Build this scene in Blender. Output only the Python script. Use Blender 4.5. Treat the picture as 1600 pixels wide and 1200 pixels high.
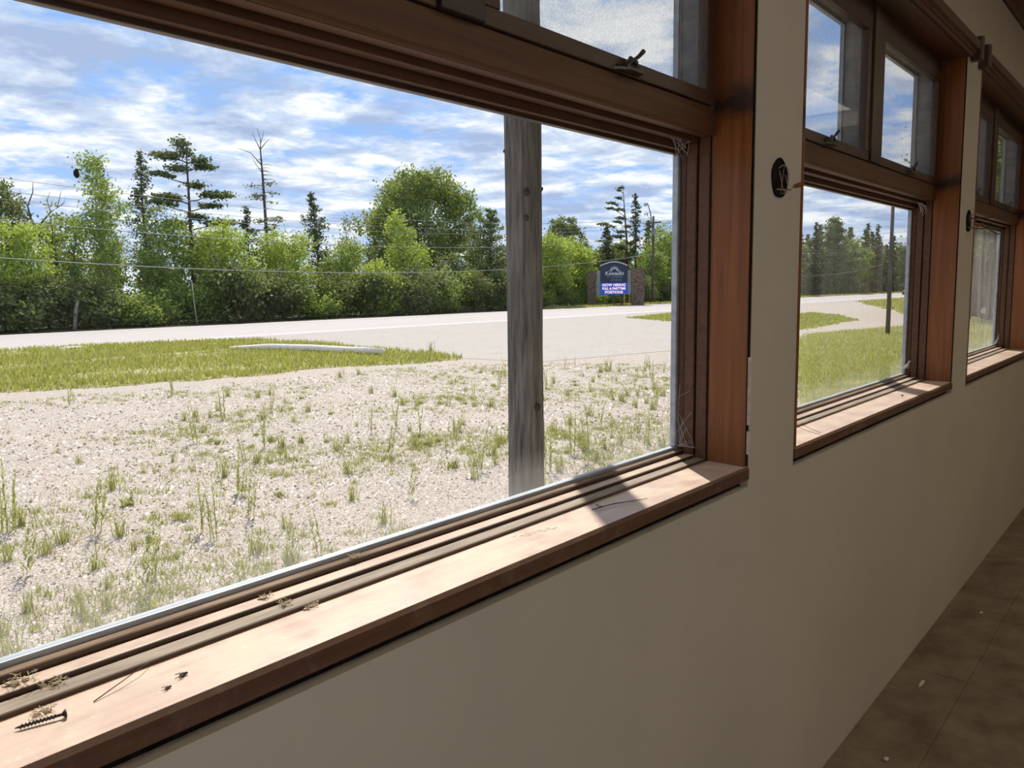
import bpy, math, random
import numpy as np
from mathutils import Matrix, Vector

for o in list(bpy.data.objects):
    bpy.data.objects.remove(o)
scene = bpy.context.scene
COL = scene.collection

# ------------------------------------------------------------------ camera
EYE = 1.48                      # camera height above the room floor
GZ = EYE - 2.0                  # outside ground level


def camera():
    yaw, pitch, roll = 0.88247469, -0.11660355, 0.01126932
    f = Vector((math.sin(yaw) * math.cos(pitch), math.cos(yaw) * math.cos(pitch), math.sin(pitch)))
    r = Vector((math.cos(yaw), -math.sin(yaw), 0))
    d = f.cross(r)
    r2 = math.cos(roll) * r + math.sin(roll) * d
    d2 = -math.sin(roll) * r + math.cos(roll) * d
    m = Matrix((r2, -d2, -f)).transposed().to_4x4()
    m.translation = (0, 0, EYE)
    cd = bpy.data.cameras.new('camera')
    cd.sensor_width = 36
    cd.lens = 36 * 1300 / 1600
    cd.clip_start = 0.02
    cd.clip_end = 2000
    c = bpy.data.objects.new('camera', cd)
    COL.objects.link(c)
    c.matrix_world = m
    scene.camera = c


camera()

# ------------------------------------------------------------------ world and sun
SKY_STRENGTH = 1.0
SUN_STRENGTH = 5.0
SUN_EL = math.radians(50)
scene.view_settings.view_transform = 'Standard'
scene.view_settings.look = 'None'
scene.view_settings.gamma = 1
scene.view_settings.use_curve_mapping = False
scene.view_settings.exposure = 0.3


def world():
    w = bpy.data.worlds.new('sky')
    scene.world = w
    w.use_nodes = True
    nt = w.node_tree
    N = nt.nodes
    L = nt.links
    N.clear()

    def n(t, **k):
        x = N.new(t)
        for a, b in k.items():
            setattr(x, a, b)
        return x

    def math_(op, a, b=None, clamp=False):
        x = n('ShaderNodeMath', operation=op, use_clamp=clamp)
        for i, v in enumerate((a, b)):
            if v is None:
                continue
            if isinstance(v, (int, float)):
                x.inputs[i].default_value = v
            else:
                L.new(v, x.inputs[i])
        return x.outputs[0]

    def ramp(fac, stops):
        x = n('ShaderNodeValToRGB')
        el = x.color_ramp.elements
        while len(el) < len(stops):
            el.new(0.5)
        for e, (p, c) in zip(el, stops):
            e.position = p
            e.color = (*c, 1) if len(c) == 3 else c
        L.new(fac, x.inputs[0])
        return x.outputs[0]

    def mix(fac, a, b):
        x = n('ShaderNodeMix', data_type='RGBA')
        L.new(fac, x.inputs[0])
        for i, v in ((6, a), (7, b)):
            if isinstance(v, tuple):
                x.inputs[i].default_value = (*v, 1)
            else:
                L.new(v, x.inputs[i])
        return x.outputs[2]
    tc = n('ShaderNodeTexCoord')
    sp = n('ShaderNodeSeparateXYZ')
    L.new(tc.outputs['Generated'], sp.inputs[0])
    zc = math_('MAXIMUM', sp.outputs[2], 0.0)
    zz = math_('ADD', zc, 0.11)
    u = math_('DIVIDE', sp.outputs[0], zz)
    v = math_('DIVIDE', sp.outputs[1], zz)
    cb = n('ShaderNodeCombineXYZ')
    L.new(u, cb.inputs[0])
    L.new(v, cb.inputs[1])
    cb.inputs[2].default_value = 3.7

    def noise(scale, detail, rough, dist=0.0, off=0.0):
        mp = n('ShaderNodeMapping')
        mp.inputs['Location'].default_value = (off, off * 0.7, off * 0.3)
        L.new(cb.outputs[0], mp.inputs[0])
        x = n('ShaderNodeTexNoise')
        x.inputs['Scale'].default_value = scale
        x.inputs['Detail'].default_value = detail
        x.inputs['Roughness'].default_value = rough
        x.inputs['Distortion'].default_value = dist
        L.new(mp.outputs[0], x.inputs['Vector'])
        return x.outputs[0]
    blue = ramp(zc, [(0.0, (0.46, 0.62, 0.90)), (0.18, (0.30, 0.50, 0.90)), (0.6, (0.22, 0.40, 0.78))])
    cover = ramp(noise(3.0, 10, 0.62, 0.15, 1.3), [(0.34, (0, 0, 0)), (0.50, (1, 1, 1))])
    body = ramp(noise(2.6, 11, 0.60, 0.2, 7.7), [(0.38, (0.38, 0.48, 0.70)), (0.49, (0.60, 0.69, 0.85)), (0.57, (0.92, 0.94, 0.97))])
    col = mix(cover, blue, body)
    bg = n('ShaderNodeBackground')
    bg.inputs[1].default_value = SKY_STRENGTH
    L.new(col, bg.inputs[0])
    out = n('ShaderNodeOutputWorld')
    L.new(bg.outputs[0], out.inputs[0])


world()


def sun():
    s = bpy.data.lights.new('sun', 'SUN')
    s.energy = SUN_STRENGTH
    s.angle = math.radians(0.6)
    s.color = (1.0, 0.95, 0.86)
    o = bpy.data.objects.new('sun', s)
    COL.objects.link(o)
    h = math.hypot(0.92, 1)
    d = Vector((0.92 / h * math.cos(SUN_EL), 1 / h * math.cos(SUN_EL), math.sin(SUN_EL)))
    o.rotation_euler = d.to_track_quat('Z', 'Y').to_euler()
    o.location = d * 30


sun()

# ------------------------------------------------------------------ helpers
RNG = random.Random(7)


def tag(o, label=None, cat=None, group=None, kind=None):
    if label:
        o['label'] = label
    if cat:
        o['category'] = cat
    if group:
        o['group'] = group
    if kind:
        o['kind'] = kind
    return o


def empty(name, loc=(0, 0, 0), rz=0.0):
    o = bpy.data.objects.new(name, None)
    COL.objects.link(o)
    o.location = loc
    o.rotation_euler = (0, 0, rz)
    o.empty_display_size = 0.1
    return o


def link(name, me, mat, parent=None, world_coords=True):
    if mat is not None:
        me.materials.append(mat)
    o = bpy.data.objects.new(name, me)
    COL.objects.link(o)
    if parent is not None:
        o.parent = parent
        if world_coords and parent.type == 'EMPTY':
            o.matrix_parent_inverse = Matrix.Translation(-Vector(parent.location))
    return o


def copy_tree(o, parent=None):
    c = o.copy()
    COL.objects.link(c)
    c.parent = parent
    for ch in o.children:
        copy_tree(ch, c)
    return c


class MB:
    """collects shapes; build() links them as one mesh object"""

    def __init__(s):
        s.v = []
        s.f = []

    def poly(s, pts, faces):
        b = len(s.v)
        s.v += [tuple(p) for p in pts]
        s.f += [tuple(b + i for i in f) for f in faces]

    def box(s, x0, x1, y0, y1, z0, z1):
        p = [(x, y, z) for z in (z0, z1) for y in (y0, y1) for x in (x0, x1)]
        s.poly(p, [(0, 2, 3, 1), (4, 5, 7, 6), (0, 1, 5, 4), (2, 6, 7, 3), (0, 4, 6, 2), (1, 3, 7, 5)])
        return s

    def prism_x(s, prof, x0, x1):
        n = len(prof)
        p = [(x0, y, z) for y, z in prof] + [(x1, y, z) for y, z in prof]
        f = [(i, (i + 1) % n, n + (i + 1) % n, n + i) for i in range(n)]
        f += [tuple(range(n))[::-1], tuple(range(n, 2 * n))]
        s.poly(p, f)
        return s

    def prism_z(s, prof, z0, z1):
        n = len(prof)
        p = [(x, y, z0) for x, y in prof] + [(x, y, z1) for x, y in prof]
        f = [(i, (i + 1) % n, n + (i + 1) % n, n + i) for i in range(n)]
        f += [tuple(range(n))[::-1], tuple(range(n, 2 * n))]
        s.poly(p, f)
        return s

    def tube(s, pts, rad, n=8, cap=True):
        pts = [Vector(p) for p in pts]
        if not hasattr(rad, '__len__'):
            rad = [rad] * len(pts)
        b = len(s.v)
        up = Vector((0.13, 0.21, 0.97)).normalized()
        for i, p in enumerate(pts):
            t = (pts[min(i + 1, len(pts) - 1)] - pts[max(i - 1, 0)]).normalized()
            ref = up if abs(t.dot(up)) < 0.9 else Vector((1, 0.1, 0))
            a = t.cross(ref).normalized()
            c = t.cross(a)
            for k in range(n):
                q = 2 * math.pi * k / n
                s.v.append(tuple(p + (a * math.cos(q) + c * math.sin(q)) * rad[i]))
        for i in range(len(pts) - 1):
            for k in range(n):
                s.f.append((b + i * n + k, b + i * n + (k + 1) % n, b + (i + 1) * n + (k + 1) % n, b + (i + 1) * n + k))
        if cap:
            s.f.append(tuple(b + k for k in range(n))[::-1])
            e = b + (len(pts) - 1) * n
            s.f.append(tuple(e + k for k in range(n)))
        return s

    def blob(s, c, r, seed=0, rings=6, segs=9, rough=0.25):
        rn = random.Random(seed)
        rr = r if hasattr(r, '__len__') else (r, r, r)
        p = []
        for i in range(rings + 1):
            th = math.pi * i / rings
            for k in range(segs):
                ph = 2 * math.pi * k / segs
                q = 1 + rn.uniform(-rough, rough)
                p.append((c[0] + rr[0] * q * math.sin(th) * math.cos(ph), c[1] + rr[1] * q * math.sin(th) * math.sin(ph),
                          c[2] + rr[2] * q * math.cos(th)))
        f = [(i * segs + k, i * segs + (k + 1) % segs, (i + 1) * segs + (k + 1) % segs, (i + 1) * segs + k)
             for i in range(rings) for k in range(segs)]
        s.poly(p, f)
        return s

    def mesh(s, name):
        me = bpy.data.meshes.new(name)
        me.from_pydata(s.v, [], s.f)
        me.update()
        return me

    def build(s, name, mat, parent=None, smooth=False, bevel=0.0, world_coords=True):
        me = s.mesh(name)
        if smooth:
            me.polygons.foreach_set('use_smooth', [True] * len(me.polygons))
        o = link(name, me, mat, parent, world_coords)
        if bevel:
            m = o.modifiers.new('bevel', 'BEVEL')
            m.width = bevel
            m.segments = 2
            m.limit_method = 'ANGLE'
        return o


def np_mesh(name, verts, k, nface):
    """mesh of nface separate k-gons from a (nface*k,3) array"""
    me = bpy.data.meshes.new(name)
    nv = len(verts)
    me.vertices.add(nv)
    me.vertices.foreach_set('co', np.ascontiguousarray(verts, dtype=np.float32).ravel())
    me.loops.add(nv)
    me.loops.foreach_set('vertex_index', np.arange(nv, dtype=np.int32))
    me.polygons.add(nface)
    me.polygons.foreach_set('loop_start', np.arange(0, nv, k, dtype=np.int32))
    me.update(calc_edges=True)
    return me


# ------------------------------------------------------------------ materials
MATS = {}


def new_mat(name):
    m = bpy.data.materials.new(name)
    m.use_nodes = True
    m.node_tree.nodes.clear()
    MATS[name] = m
    return m


class NT:
    def __init__(s, m):
        s.N = m.node_tree.nodes
        s.L = m.node_tree.links

    def n(s, t, **k):
        x = s.N.new(t)
        for a, b in k.items():
            setattr(x, a, b)
        return x

    def set(s, x, key, v):
        if isinstance(v, bpy.types.NodeSocket):
            s.L.new(v, x.inputs[key])
        else:
            if isinstance(v, tuple) and len(v) == 3 and x.inputs[key].type == 'RGBA':
                v = (*v, 1)
            x.inputs[key].default_value = v

    def coord(s, scale=(1, 1, 1), kind='Object'):
        tc = s.n('ShaderNodeTexCoord')
        mp = s.n('ShaderNodeMapping')
        mp.inputs['Scale'].default_value = scale
        s.L.new(tc.outputs[kind], mp.inputs[0])
        return mp.outputs[0]

    def noise(s, vec, scale, detail=4, rough=0.5, dist=0.0):
        x = s.n('ShaderNodeTexNoise')
        s.set(x, 'Vector', vec)
        s.set(x, 'Scale', scale)
        s.set(x, 'Detail', detail)
        s.set(x, 'Roughness', rough)
        s.set(x, 'Distortion', dist)
        return x.outputs[0]

    def ramp(s, fac, stops, interp='LINEAR'):
        x = s.n('ShaderNodeValToRGB')
        x.color_ramp.interpolation = interp
        el = x.color_ramp.elements
        while len(el) < len(stops):
            el.new(0.5)
        for e, (p, c) in zip(el, stops):
            e.position = p
            c = (c, c, c) if isinstance(c, (int, float)) else c
            e.color = (*c, 1)
        s.L.new(fac, x.inputs[0])
        return x.outputs[0]

    def mix(s, fac, a, b, blend='MIX'):
        x = s.n('ShaderNodeMix', data_type='RGBA', blend_type=blend)
        s.set(x, 0, fac)
        s.set(x, 6, a)
        s.set(x, 7, b)
        return x.outputs[2]

    def math(s, op, a, b=0.0, clamp=False):
        x = s.n('ShaderNodeMath', operation=op, use_clamp=clamp)
        s.set(x, 0, a)
        s.set(x, 1, b)
        return x.outputs[0]

    def bump(s, h, strength=0.3, dist=0.01):
        x = s.n('ShaderNodeBump')
        s.set(x, 'Height', h)
        s.set(x, 'Strength', strength)
        s.set(x, 'Distance', dist)
        return x.outputs[0]

    def bsdf(s, color, rough=0.6, spec=0.5, metal=0.0, normal=None):
        x = s.n('ShaderNodeBsdfPrincipled')
        s.set(x, 'Base Color', color)
        s.set(x, 'Roughness', rough)
        s.set(x, 'Specular IOR Level', spec)
        s.set(x, 'Metallic', metal)
        if normal is not None:
            s.L.new(normal, x.inputs['Normal'])
        return x.outputs[0]

    def out(s, sh):
        o = s.n('ShaderNodeOutputMaterial')
        s.L.new(sh, o.inputs[0])


def simple(name, c1, c2, scale=8.0, stretch=(1, 1, 1), rough=0.6, spec=0.4, metal=0.0, bump=0.15, detail=5, lo=0.35, hi=0.68):
    m = new_mat(name)
    t = NT(m)
    v = t.coord(stretch)
    nz = t.noise(v, scale, detail, 0.6)
    col = t.ramp(nz, [(lo, c1), (hi, c2)])
    t.out(t.bsdf(col, rough, spec, metal, t.bump(nz, bump, 0.004) if bump else None))
    return m


# stained brown wood: grain runs along the given axis
def wood(name, dark, light, axis, rough=0.42, spec=0.5, dust=0.0):
    m = new_mat(name)
    t = NT(m)
    st = [55, 55, 55]
    st['xyz'.index(axis)] = 2.2
    g = t.noise(t.coord(tuple(st)), 1.0, 5, 0.6, 0.6)
    b = t.noise(t.coord(), 2.2, 3, 0.5)
    col = t.mix(t.math('MULTIPLY', b, 0.55), t.ramp(g, [(0.3, dark), (0.72, light)]), tuple(x * 0.55 for x in dark))
    if dust:
        d = t.noise(t.coord(), 22, 6, 0.7)
        col = t.mix(t.ramp(d, [(0.5, 0.0), (0.75, dust)]), col, (0.52, 0.44, 0.36))
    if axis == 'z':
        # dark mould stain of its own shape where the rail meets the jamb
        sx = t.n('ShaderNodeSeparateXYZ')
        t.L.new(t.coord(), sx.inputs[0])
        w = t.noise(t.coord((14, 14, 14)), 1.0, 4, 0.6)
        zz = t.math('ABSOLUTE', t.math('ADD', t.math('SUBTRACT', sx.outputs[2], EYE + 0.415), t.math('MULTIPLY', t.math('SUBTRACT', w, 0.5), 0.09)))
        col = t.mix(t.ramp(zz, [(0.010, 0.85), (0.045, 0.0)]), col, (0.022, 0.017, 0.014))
    t.out(t.bsdf(col, rough, spec, 0, t.bump(g, 0.12, 0.002)))
    return m


WOODX = wood('stained_wood_long', (0.09, 0.039, 0.018), (0.175, 0.079, 0.036), 'x', 0.5, 0.32)
WOODZ = wood('stained_wood_upright', (0.19, 0.060, 0.016), (0.33, 0.120, 0.033), 'z', 0.5, 0.28)
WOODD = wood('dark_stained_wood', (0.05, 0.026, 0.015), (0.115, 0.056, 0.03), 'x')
WOODDZ = wood('dark_stained_wood_upright', (0.05, 0.026, 0.015), (0.125, 0.06, 0.03), 'z')
NOSING = wood('sill_edge_wood', (0.10, 0.045, 0.025), (0.19, 0.09, 0.05), 'x', 0.5, 0.4, 0.15)


def sill_mat():
    m = new_mat('dusty_sill_wood')
    t = NT(m)
    g = t.noise(t.coord((2.0, 60, 60)), 1.0, 4, 0.6, 0.4)
    p = t.noise(t.coord(), 14, 5, 0.65)
    q = t.noise(t.coord(), 90, 4, 0.7)
    col = t.ramp(g, [(0.3, (0.46, 0.31, 0.235)), (0.7, (0.57, 0.40, 0.31))])
    col = t.mix(t.ramp(p, [(0.42, 0.0), (0.68, 0.75)]), col, (0.62, 0.48, 0.34))
    col = t.mix(t.ramp(q, [(0.62, 0.0), (0.74, 0.6)]), col, (0.70, 0.62, 0.49))
    t.out(t.bsdf(col, t.ramp(p, [(0.3, 0.32), (0.7, 0.62)]), 0.5, 0, t.bump(q, 0.15, 0.002)))


sill_mat()
simple('dusty_stop_wood', (0.20, 0.145, 0.10), (0.36, 0.275, 0.20), 20, (0.4, 3, 3), 0.65, 0.35)
simple('weathered_bead_wood', (0.15, 0.085, 0.05), (0.33, 0.23, 0.15), 26, (0.3, 3, 3), 0.75, 0.25)
simple('aluminium_channel', (0.30, 0.33, 0.37), (0.44, 0.47, 0.51), 40, (0.2, 1, 1), 0.45, 0.5, 0.3, 0.05)
simple('dark_gap', (0.008, 0.006, 0.005), (0.03, 0.02, 0.015), 60, (1, 1, 1), 0.9, 0.1)
simple('grey_reveal_paint', (0.20, 0.21, 0.22), (0.34, 0.34, 0.33), 9, (1, 1, 3), 0.6, 0.3)
simple('latch_metal', (0.045, 0.04, 0.036), (0.15, 0.135, 0.12), 60, (1, 1, 1), 0.4, 0.5, 0.6)
simple('screw_metal', (0.02, 0.018, 0.016), (0.08, 0.07, 0.06), 300, (1, 1, 1), 0.45, 0.5, 0.4)
simple('fluff', (0.42, 0.33, 0.20), (0.70, 0.60, 0.44), 120, (1, 1, 1), 0.95, 0.1)
simple('insect', (0.012, 0.008, 0.006), (0.06, 0.035, 0.025), 300, (1, 1, 1), 0.5, 0.4)
simple('cobweb_silk', (0.55, 0.52, 0.48), (0.75, 0.72, 0.68), 80, (1, 1, 1), 0.7, 0.3, 0, 0)
simple('twig_bark', (0.05, 0.03, 0.02), (0.14, 0.09, 0.06), 200, (1, 1, 1), 0.8, 0.2)
simple('cable_grey', (0.16, 0.16, 0.165), (0.26, 0.26, 0.265), 80, (1, 1, 1), 0.6, 0.3, 0, 0)
simple('copper_wire', (0.26, 0.20, 0.15), (0.44, 0.37, 0.30), 90, (1, 1, 1), 0.4, 0.5, 0.3, 0)
simple('red_plastic', (0.22, 0.055, 0.03), (0.34, 0.085, 0.045), 60, (1, 1, 1), 0.5, 0.4, 0, 0)
simple('box_steel', (0.02, 0.018, 0.016), (0.055, 0.05, 0.045), 90, (1, 1, 1), 0.6, 0.4, 0.3)
simple('white_paint_flake', (0.52, 0.46, 0.38), (0.72, 0.66, 0.58), 60, (1, 1, 1), 0.8, 0.2)


def plaster():
    m = new_mat('plaster')
    t = NT(m)
    a = t.noise(t.coord(), 1.6, 4, 0.55)
    b = t.noise(t.coord(), 28, 5, 0.65)
    col = t.ramp(a, [(0.3, (0.50, 0.445, 0.36)), (0.7, (0.57, 0.505, 0.41))])
    col = t.mix(t.ramp(b, [(0.62, 0.0), (0.8, 0.25)]), col, (0.38, 0.33, 0.26))
    t.out(t.bsdf(col, 0.62, 0.35, 0, t.bump(b, 0.10, 0.003)))


plaster()
simple('ceiling_paint', (0.60, 0.56, 0.50), (0.68, 0.64, 0.57), 3, (1, 1, 1), 0.8, 0.2)
simple('floor_panel', (0.15, 0.112, 0.075), (0.27, 0.215, 0.155), 6, (1, 1, 1), 0.75, 0.25, 0, 0.2, 7)
simple('weathered_post', (0.042, 0.040, 0.037), (0.225, 0.213, 0.198), 40, (2.2, 2.2, 0.16), 0.85, 0.2, 0, 0.7, 7, 0.3, 0.72)
simple('knot_wood', (0.012, 0.010, 0.008), (0.07, 0.055, 0.045), 60, (1, 1, 1), 0.8, 0.2)
simple('pole_wood', (0.05, 0.042, 0.036), (0.14, 0.12, 0.10), 6, (3, 3, 0.2), 0.85, 0.2)
simple('bark', (0.045, 0.035, 0.028), (0.13, 0.105, 0.085), 5, (2, 2, 0.4), 0.9, 0.15)
simple('birch_bark', (0.30, 0.29, 0.26), (0.55, 0.54, 0.50), 4, (1, 1, 3), 0.8, 0.2)
simple('dead_wood', (0.10, 0.08, 0.065), (0.24, 0.20, 0.165), 6, (2, 2, 0.4), 0.9, 0.15)
simple('sign_stone', (0.085, 0.062, 0.05), (0.27, 0.205, 0.165), 2.6, (1.2, 1.2, 3.6), 0.85, 0.2, 0, 0.5, 6)
simple('sign_frame_metal', (0.20, 0.24, 0.24), (0.30, 0.34, 0.33), 3, (1, 1, 1), 0.5, 0.4, 0.2)
simple('sign_navy', (0.012, 0.022, 0.055), (0.02, 0.034, 0.08), 3, (1, 1, 1), 0.4, 0.4)
simple('sign_white', (0.62, 0.70, 0.82), (0.74, 0.80, 0.90), 4, (1, 1, 1), 0.5, 0.3)
simple('sign_dim', (0.22, 0.28, 0.36), (0.30, 0.36, 0.44), 4, (1, 1, 1), 0.5, 0.3)
simple('yellow_marker', (0.50, 0.38, 0.05), (0.62, 0.48, 0.08), 6, (1, 1, 1), 0.5, 0.3)
simple('hydrant_red', (0.20, 0.04, 0.02), (0.32, 0.07, 0.035), 6, (1, 1, 1), 0.5, 0.3)
simple('pale_log', (0.60, 0.54, 0.48), (0.80, 0.75, 0.69), 6, (0.4, 3, 3), 0.85, 0.2)
simple('pale_stone', (0.50, 0.46, 0.42), (0.68, 0.64, 0.60), 5, (1, 1, 1), 0.85, 0.2)
simple('vehicle_white', (0.62, 0.62, 0.62), (0.72, 0.72, 0.72), 5, (1, 1, 1), 0.35, 0.5, 0, 0)
simple('vehicle_dark', (0.02, 0.02, 0.022), (0.05, 0.05, 0.055), 5, (1, 1, 1), 0.3, 0.5, 0, 0)


def emit(name, col, s):
    m = new_mat(name)
    t = NT(m)
    e = t.n('ShaderNodeEmission')
    t.set(e, 0, col)
    t.set(e, 1, s)
    t.out(e.outputs[0])


emit('led_blue', (0.028, 0.075, 0.42), 0.9)
emit('led_white', (1.0, 0.80, 0.90), 0.95)


def glass(name, dust_lo, dust_hi, bottom=None, tint=(0.96, 0.97, 0.97)):
    """thin clean pane with settled dust: the dust scatters light, the glass reflects by Fresnel"""
    m = new_mat(name)
    t = NT(m)
    tr = t.n('ShaderNodeBsdfTransparent')
    t.set(tr, 0, tint)
    gl = t.n('ShaderNodeBsdfGlossy')
    t.set(gl, 'Roughness', 0.01)
    lw = t.n('ShaderNodeLayerWeight')          # Schlick reflectance of a thin pane, same from both sides
    t.set(lw, 'Blend', 0.5)
    p5 = t.math('POWER', lw.outputs['Facing'], 5.0)
    m1 = t.n('ShaderNodeMixShader')
    t.L.new(t.math('ADD', t.math('MULTIPLY', p5, 0.45), 0.018), m1.inputs[0])
    t.L.new(tr.outputs[0], m1.inputs[1])
    t.L.new(gl.outputs[0], m1.inputs[2])
    df = t.n('ShaderNodeBsdfDiffuse')
    t.set(df, 0, (0.75, 0.72, 0.68))
    tl = t.n('ShaderNodeBsdfTranslucent')
    t.set(tl, 0, (0.78, 0.75, 0.70))
    m2 = t.n('ShaderNodeMixShader')
    t.set(m2, 0, 0.6)
    t.L.new(df.outputs[0], m2.inputs[1])
    t.L.new(tl.outputs[0], m2.inputs[2])
    a = t.noise(t.coord((1, 1, 0.25)), 7, 5, 0.6)
    b = t.noise(t.coord(), 130, 3, 0.6)
    d = t.ramp(a, [(0.35, dust_lo), (0.75, dust_hi)])
    sp = t.ramp(b, [(0.70, 0.0), (0.76, 0.35)])
    fac = t.math('MAXIMUM', d, t.math('MULTIPLY', sp, 0.5))
    if bottom is not None:
        sx = t.n('ShaderNodeSeparateXYZ')
        t.L.new(t.coord(), sx.inputs[0])
        g = t.n('ShaderNodeMapRange')
        t.set(g, 0, sx.outputs[2])
        t.set(g, 1, bottom)
        t.set(g, 2, bottom + 0.085)
        t.set(g, 3, 0.20)
        t.set(g, 4, 0.0)
        fac = t.math('ADD', fac, t.math('MULTIPLY', g.outputs[0], a), True)
    m3 = t.n('ShaderNodeMixShader')
    t.L.new(fac, m3.inputs[0])
    t.L.new(m1.outputs[0], m3.inputs[1])
    t.L.new(m2.outputs[0], m3.inputs[2])
    t.out(m3.outputs[0])
    return m


glass('window_glass', 0.0, 0.008, EYE - 0.403)
glass('window_glass_dusty', 0.01, 0.05, EYE - 0.41)
glass('window_glass_dirty', 0.05, 0.20, EYE - 0.41)
glass('transom_glass', 0.01, 0.05)
glass('clear_glass', 0.0, 0.01)


def frosted():
    m = new_mat('fill_light_panel')
    t = NT(m)
    tl = t.n('ShaderNodeBsdfTranslucent')
    t.set(tl, 0, (0.77, 0.71, 0.615))  # tint of the added skylights, set for the room's brightness
    t.out(tl.outputs[0])


frosted()


def screen_mat():
    m = new_mat('insect_screen')
    t = NT(m)
    tr = t.n('ShaderNodeBsdfTransparent')
    df = t.n('ShaderNodeBsdfDiffuse')
    t.set(df, 0, (0.32, 0.33, 0.34))
    w = t.noise(t.coord((1, 1, 1)), 420, 2, 0.5)
    m1 = t.n('ShaderNodeMixShader')
    t.L.new(t.ramp(w, [(0.35, 0.12), (0.65, 0.28)]), m1.inputs[0])
    t.L.new(tr.outputs[0], m1.inputs[1])
    t.L.new(df.outputs[0], m1.inputs[2])
    t.out(m1.outputs[0])


screen_mat()


def ground_mats():
    m = new_mat('gravel_ground')
    t = NT(m)
    v = t.coord()
    vo = t.n('ShaderNodeTexVoronoi')
    t.set(vo, 'Vector', v)
    t.set(vo, 'Scale', 34.0)
    sep = t.n('ShaderNodeSeparateColor')
    t.L.new(vo.outputs['Color'], sep.inputs[0])
    big = t.noise(v, 0.35, 5, 0.6)
    mid = t.noise(v, 5.0, 6, 0.7)
    c = t.ramp(sep.outputs[0], [(0.1, (0.22, 0.17, 0.13)), (0.55, (0.41, 0.335, 0.28)), (0.95, (0.60, 0.52, 0.45))])
    c = t.mix(t.ramp(big, [(0.45, 0.0), (0.7, 0.45)]), c, (0.50, 0.37, 0.29))
    c = t.mix(t.ramp(mid, [(0.55, 0.0), (0.72, 0.55)]), c, (0.27, 0.23, 0.17))
    fine = t.noise(v, 60, 4, 0.8)
    c = t.mix(0.72, c, t.ramp(fine, [(0.38, (0.07, 0.05, 0.035)), (0.50, (0.40, 0.33, 0.275)), (0.62, (0.76, 0.67, 0.59))]))
    t.out(t.bsdf(c, 0.9, 0.2, 0, t.bump(fine, 0.5, 0.012)))

    m = new_mat('stone_chips')
    t = NT(m)
    g = t.n('ShaderNodeNewGeometry')
    c = t.ramp(g.outputs['Random Per Island'], [(0.0, (0.12, 0.09, 0.07)), (0.35, (0.33, 0.265, 0.215)), (0.8, (0.56, 0.48, 0.42)), (1.0, (0.82, 0.76, 0.70))])
    t.out(t.bsdf(c, 0.85, 0.25))

    m = new_mat('road_asphalt')
    t = NT(m)
    v = t.coord()
    a = t.noise(v, 30, 4, 0.7)
    b = t.noise(t.coord((0.06, 1.2, 1)), 1.0, 4, 0.6)
    c = t.ramp(a, [(0.3, (0.36, 0.315, 0.295)), (0.7, (0.50, 0.445, 0.42))])
    c = t.mix(t.ramp(b, [(0.4, 0.0), (0.7, 0.3)]), c, (0.34, 0.29, 0.285))
    t.out(t.bsdf(c, 0.85, 0.25))

    m = new_mat('apron_asphalt')
    t = NT(m)
    v = t.coord()
    a = t.noise(v, 22, 5, 0.75)
    b = t.noise(v, 0.4, 4, 0.6)
    c = t.ramp(a, [(0.3, (0.25, 0.222, 0.20)), (0.7, (0.50, 0.45, 0.41))])
    c = t.mix(t.ramp(b, [(0.4, 0.0), (0.7, 0.35)]), c, (0.44, 0.36, 0.30))
    k = t.noise(t.coord((1, 1, 1)), 1.7, 7, 0.75)
    c = t.mix(t.ramp(k, [(0.55, 0.0), (0.68, 0.6)]), c, (0.26, 0.22, 0.19))
    t.out(t.bsdf(c, 0.9, 0.2))

    simple('road_line', (0.66, 0.64, 0.62), (0.80, 0.78, 0.76), 4, (1, 1, 1), 0.8, 0.2, 0, 0)
    simple('turf_soil', (0.20, 0.18, 0.075), (0.42, 0.36, 0.19), 3, (1, 1, 1), 0.95, 0.1, 0, 0.4, 8)
    simple('forest_soil', (0.035, 0.035, 0.02), (0.08, 0.075, 0.04), 1.2, (1, 1, 1), 0.95, 0.1)


ground_mats()


def leaf_mat(name, c1, c2, c3, trans=0.4):
    m = new_mat(name)
    t = NT(m)
    g = t.n('ShaderNodeNewGeometry')
    col = t.ramp(g.outputs['Random Per Island'], [(0.0, c1), (0.5, c2), (1.0, c3)])
    d = t.bsdf(col, 0.6, 0.25)
    tl = t.n('ShaderNodeBsdfTranslucent')
    t.L.new(t.mix(0.45, col, (0.72, 0.72, 0.08), 'MIX'), tl.inputs[0])
    mx = t.n('ShaderNodeMixShader')
    t.set(mx, 0, trans)
    t.L.new(d, mx.inputs[1])
    t.L.new(tl.outputs[0], mx.inputs[2])
    t.out(mx.outputs[0])


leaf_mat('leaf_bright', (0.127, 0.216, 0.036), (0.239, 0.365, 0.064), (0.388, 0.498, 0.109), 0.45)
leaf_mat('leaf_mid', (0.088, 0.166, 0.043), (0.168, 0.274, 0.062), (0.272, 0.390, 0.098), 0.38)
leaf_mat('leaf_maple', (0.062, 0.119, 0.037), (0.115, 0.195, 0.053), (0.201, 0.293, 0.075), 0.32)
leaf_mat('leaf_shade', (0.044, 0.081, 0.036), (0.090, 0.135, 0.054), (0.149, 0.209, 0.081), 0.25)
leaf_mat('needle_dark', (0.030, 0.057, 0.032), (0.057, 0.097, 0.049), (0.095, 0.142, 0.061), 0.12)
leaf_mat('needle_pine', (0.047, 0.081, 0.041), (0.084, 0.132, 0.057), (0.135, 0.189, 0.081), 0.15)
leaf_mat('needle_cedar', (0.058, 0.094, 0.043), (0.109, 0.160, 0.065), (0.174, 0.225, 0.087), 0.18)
leaf_mat('grass_blade', (0.13, 0.17, 0.035), (0.27, 0.28, 0.07), (0.50, 0.43, 0.21), 0.35)
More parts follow.
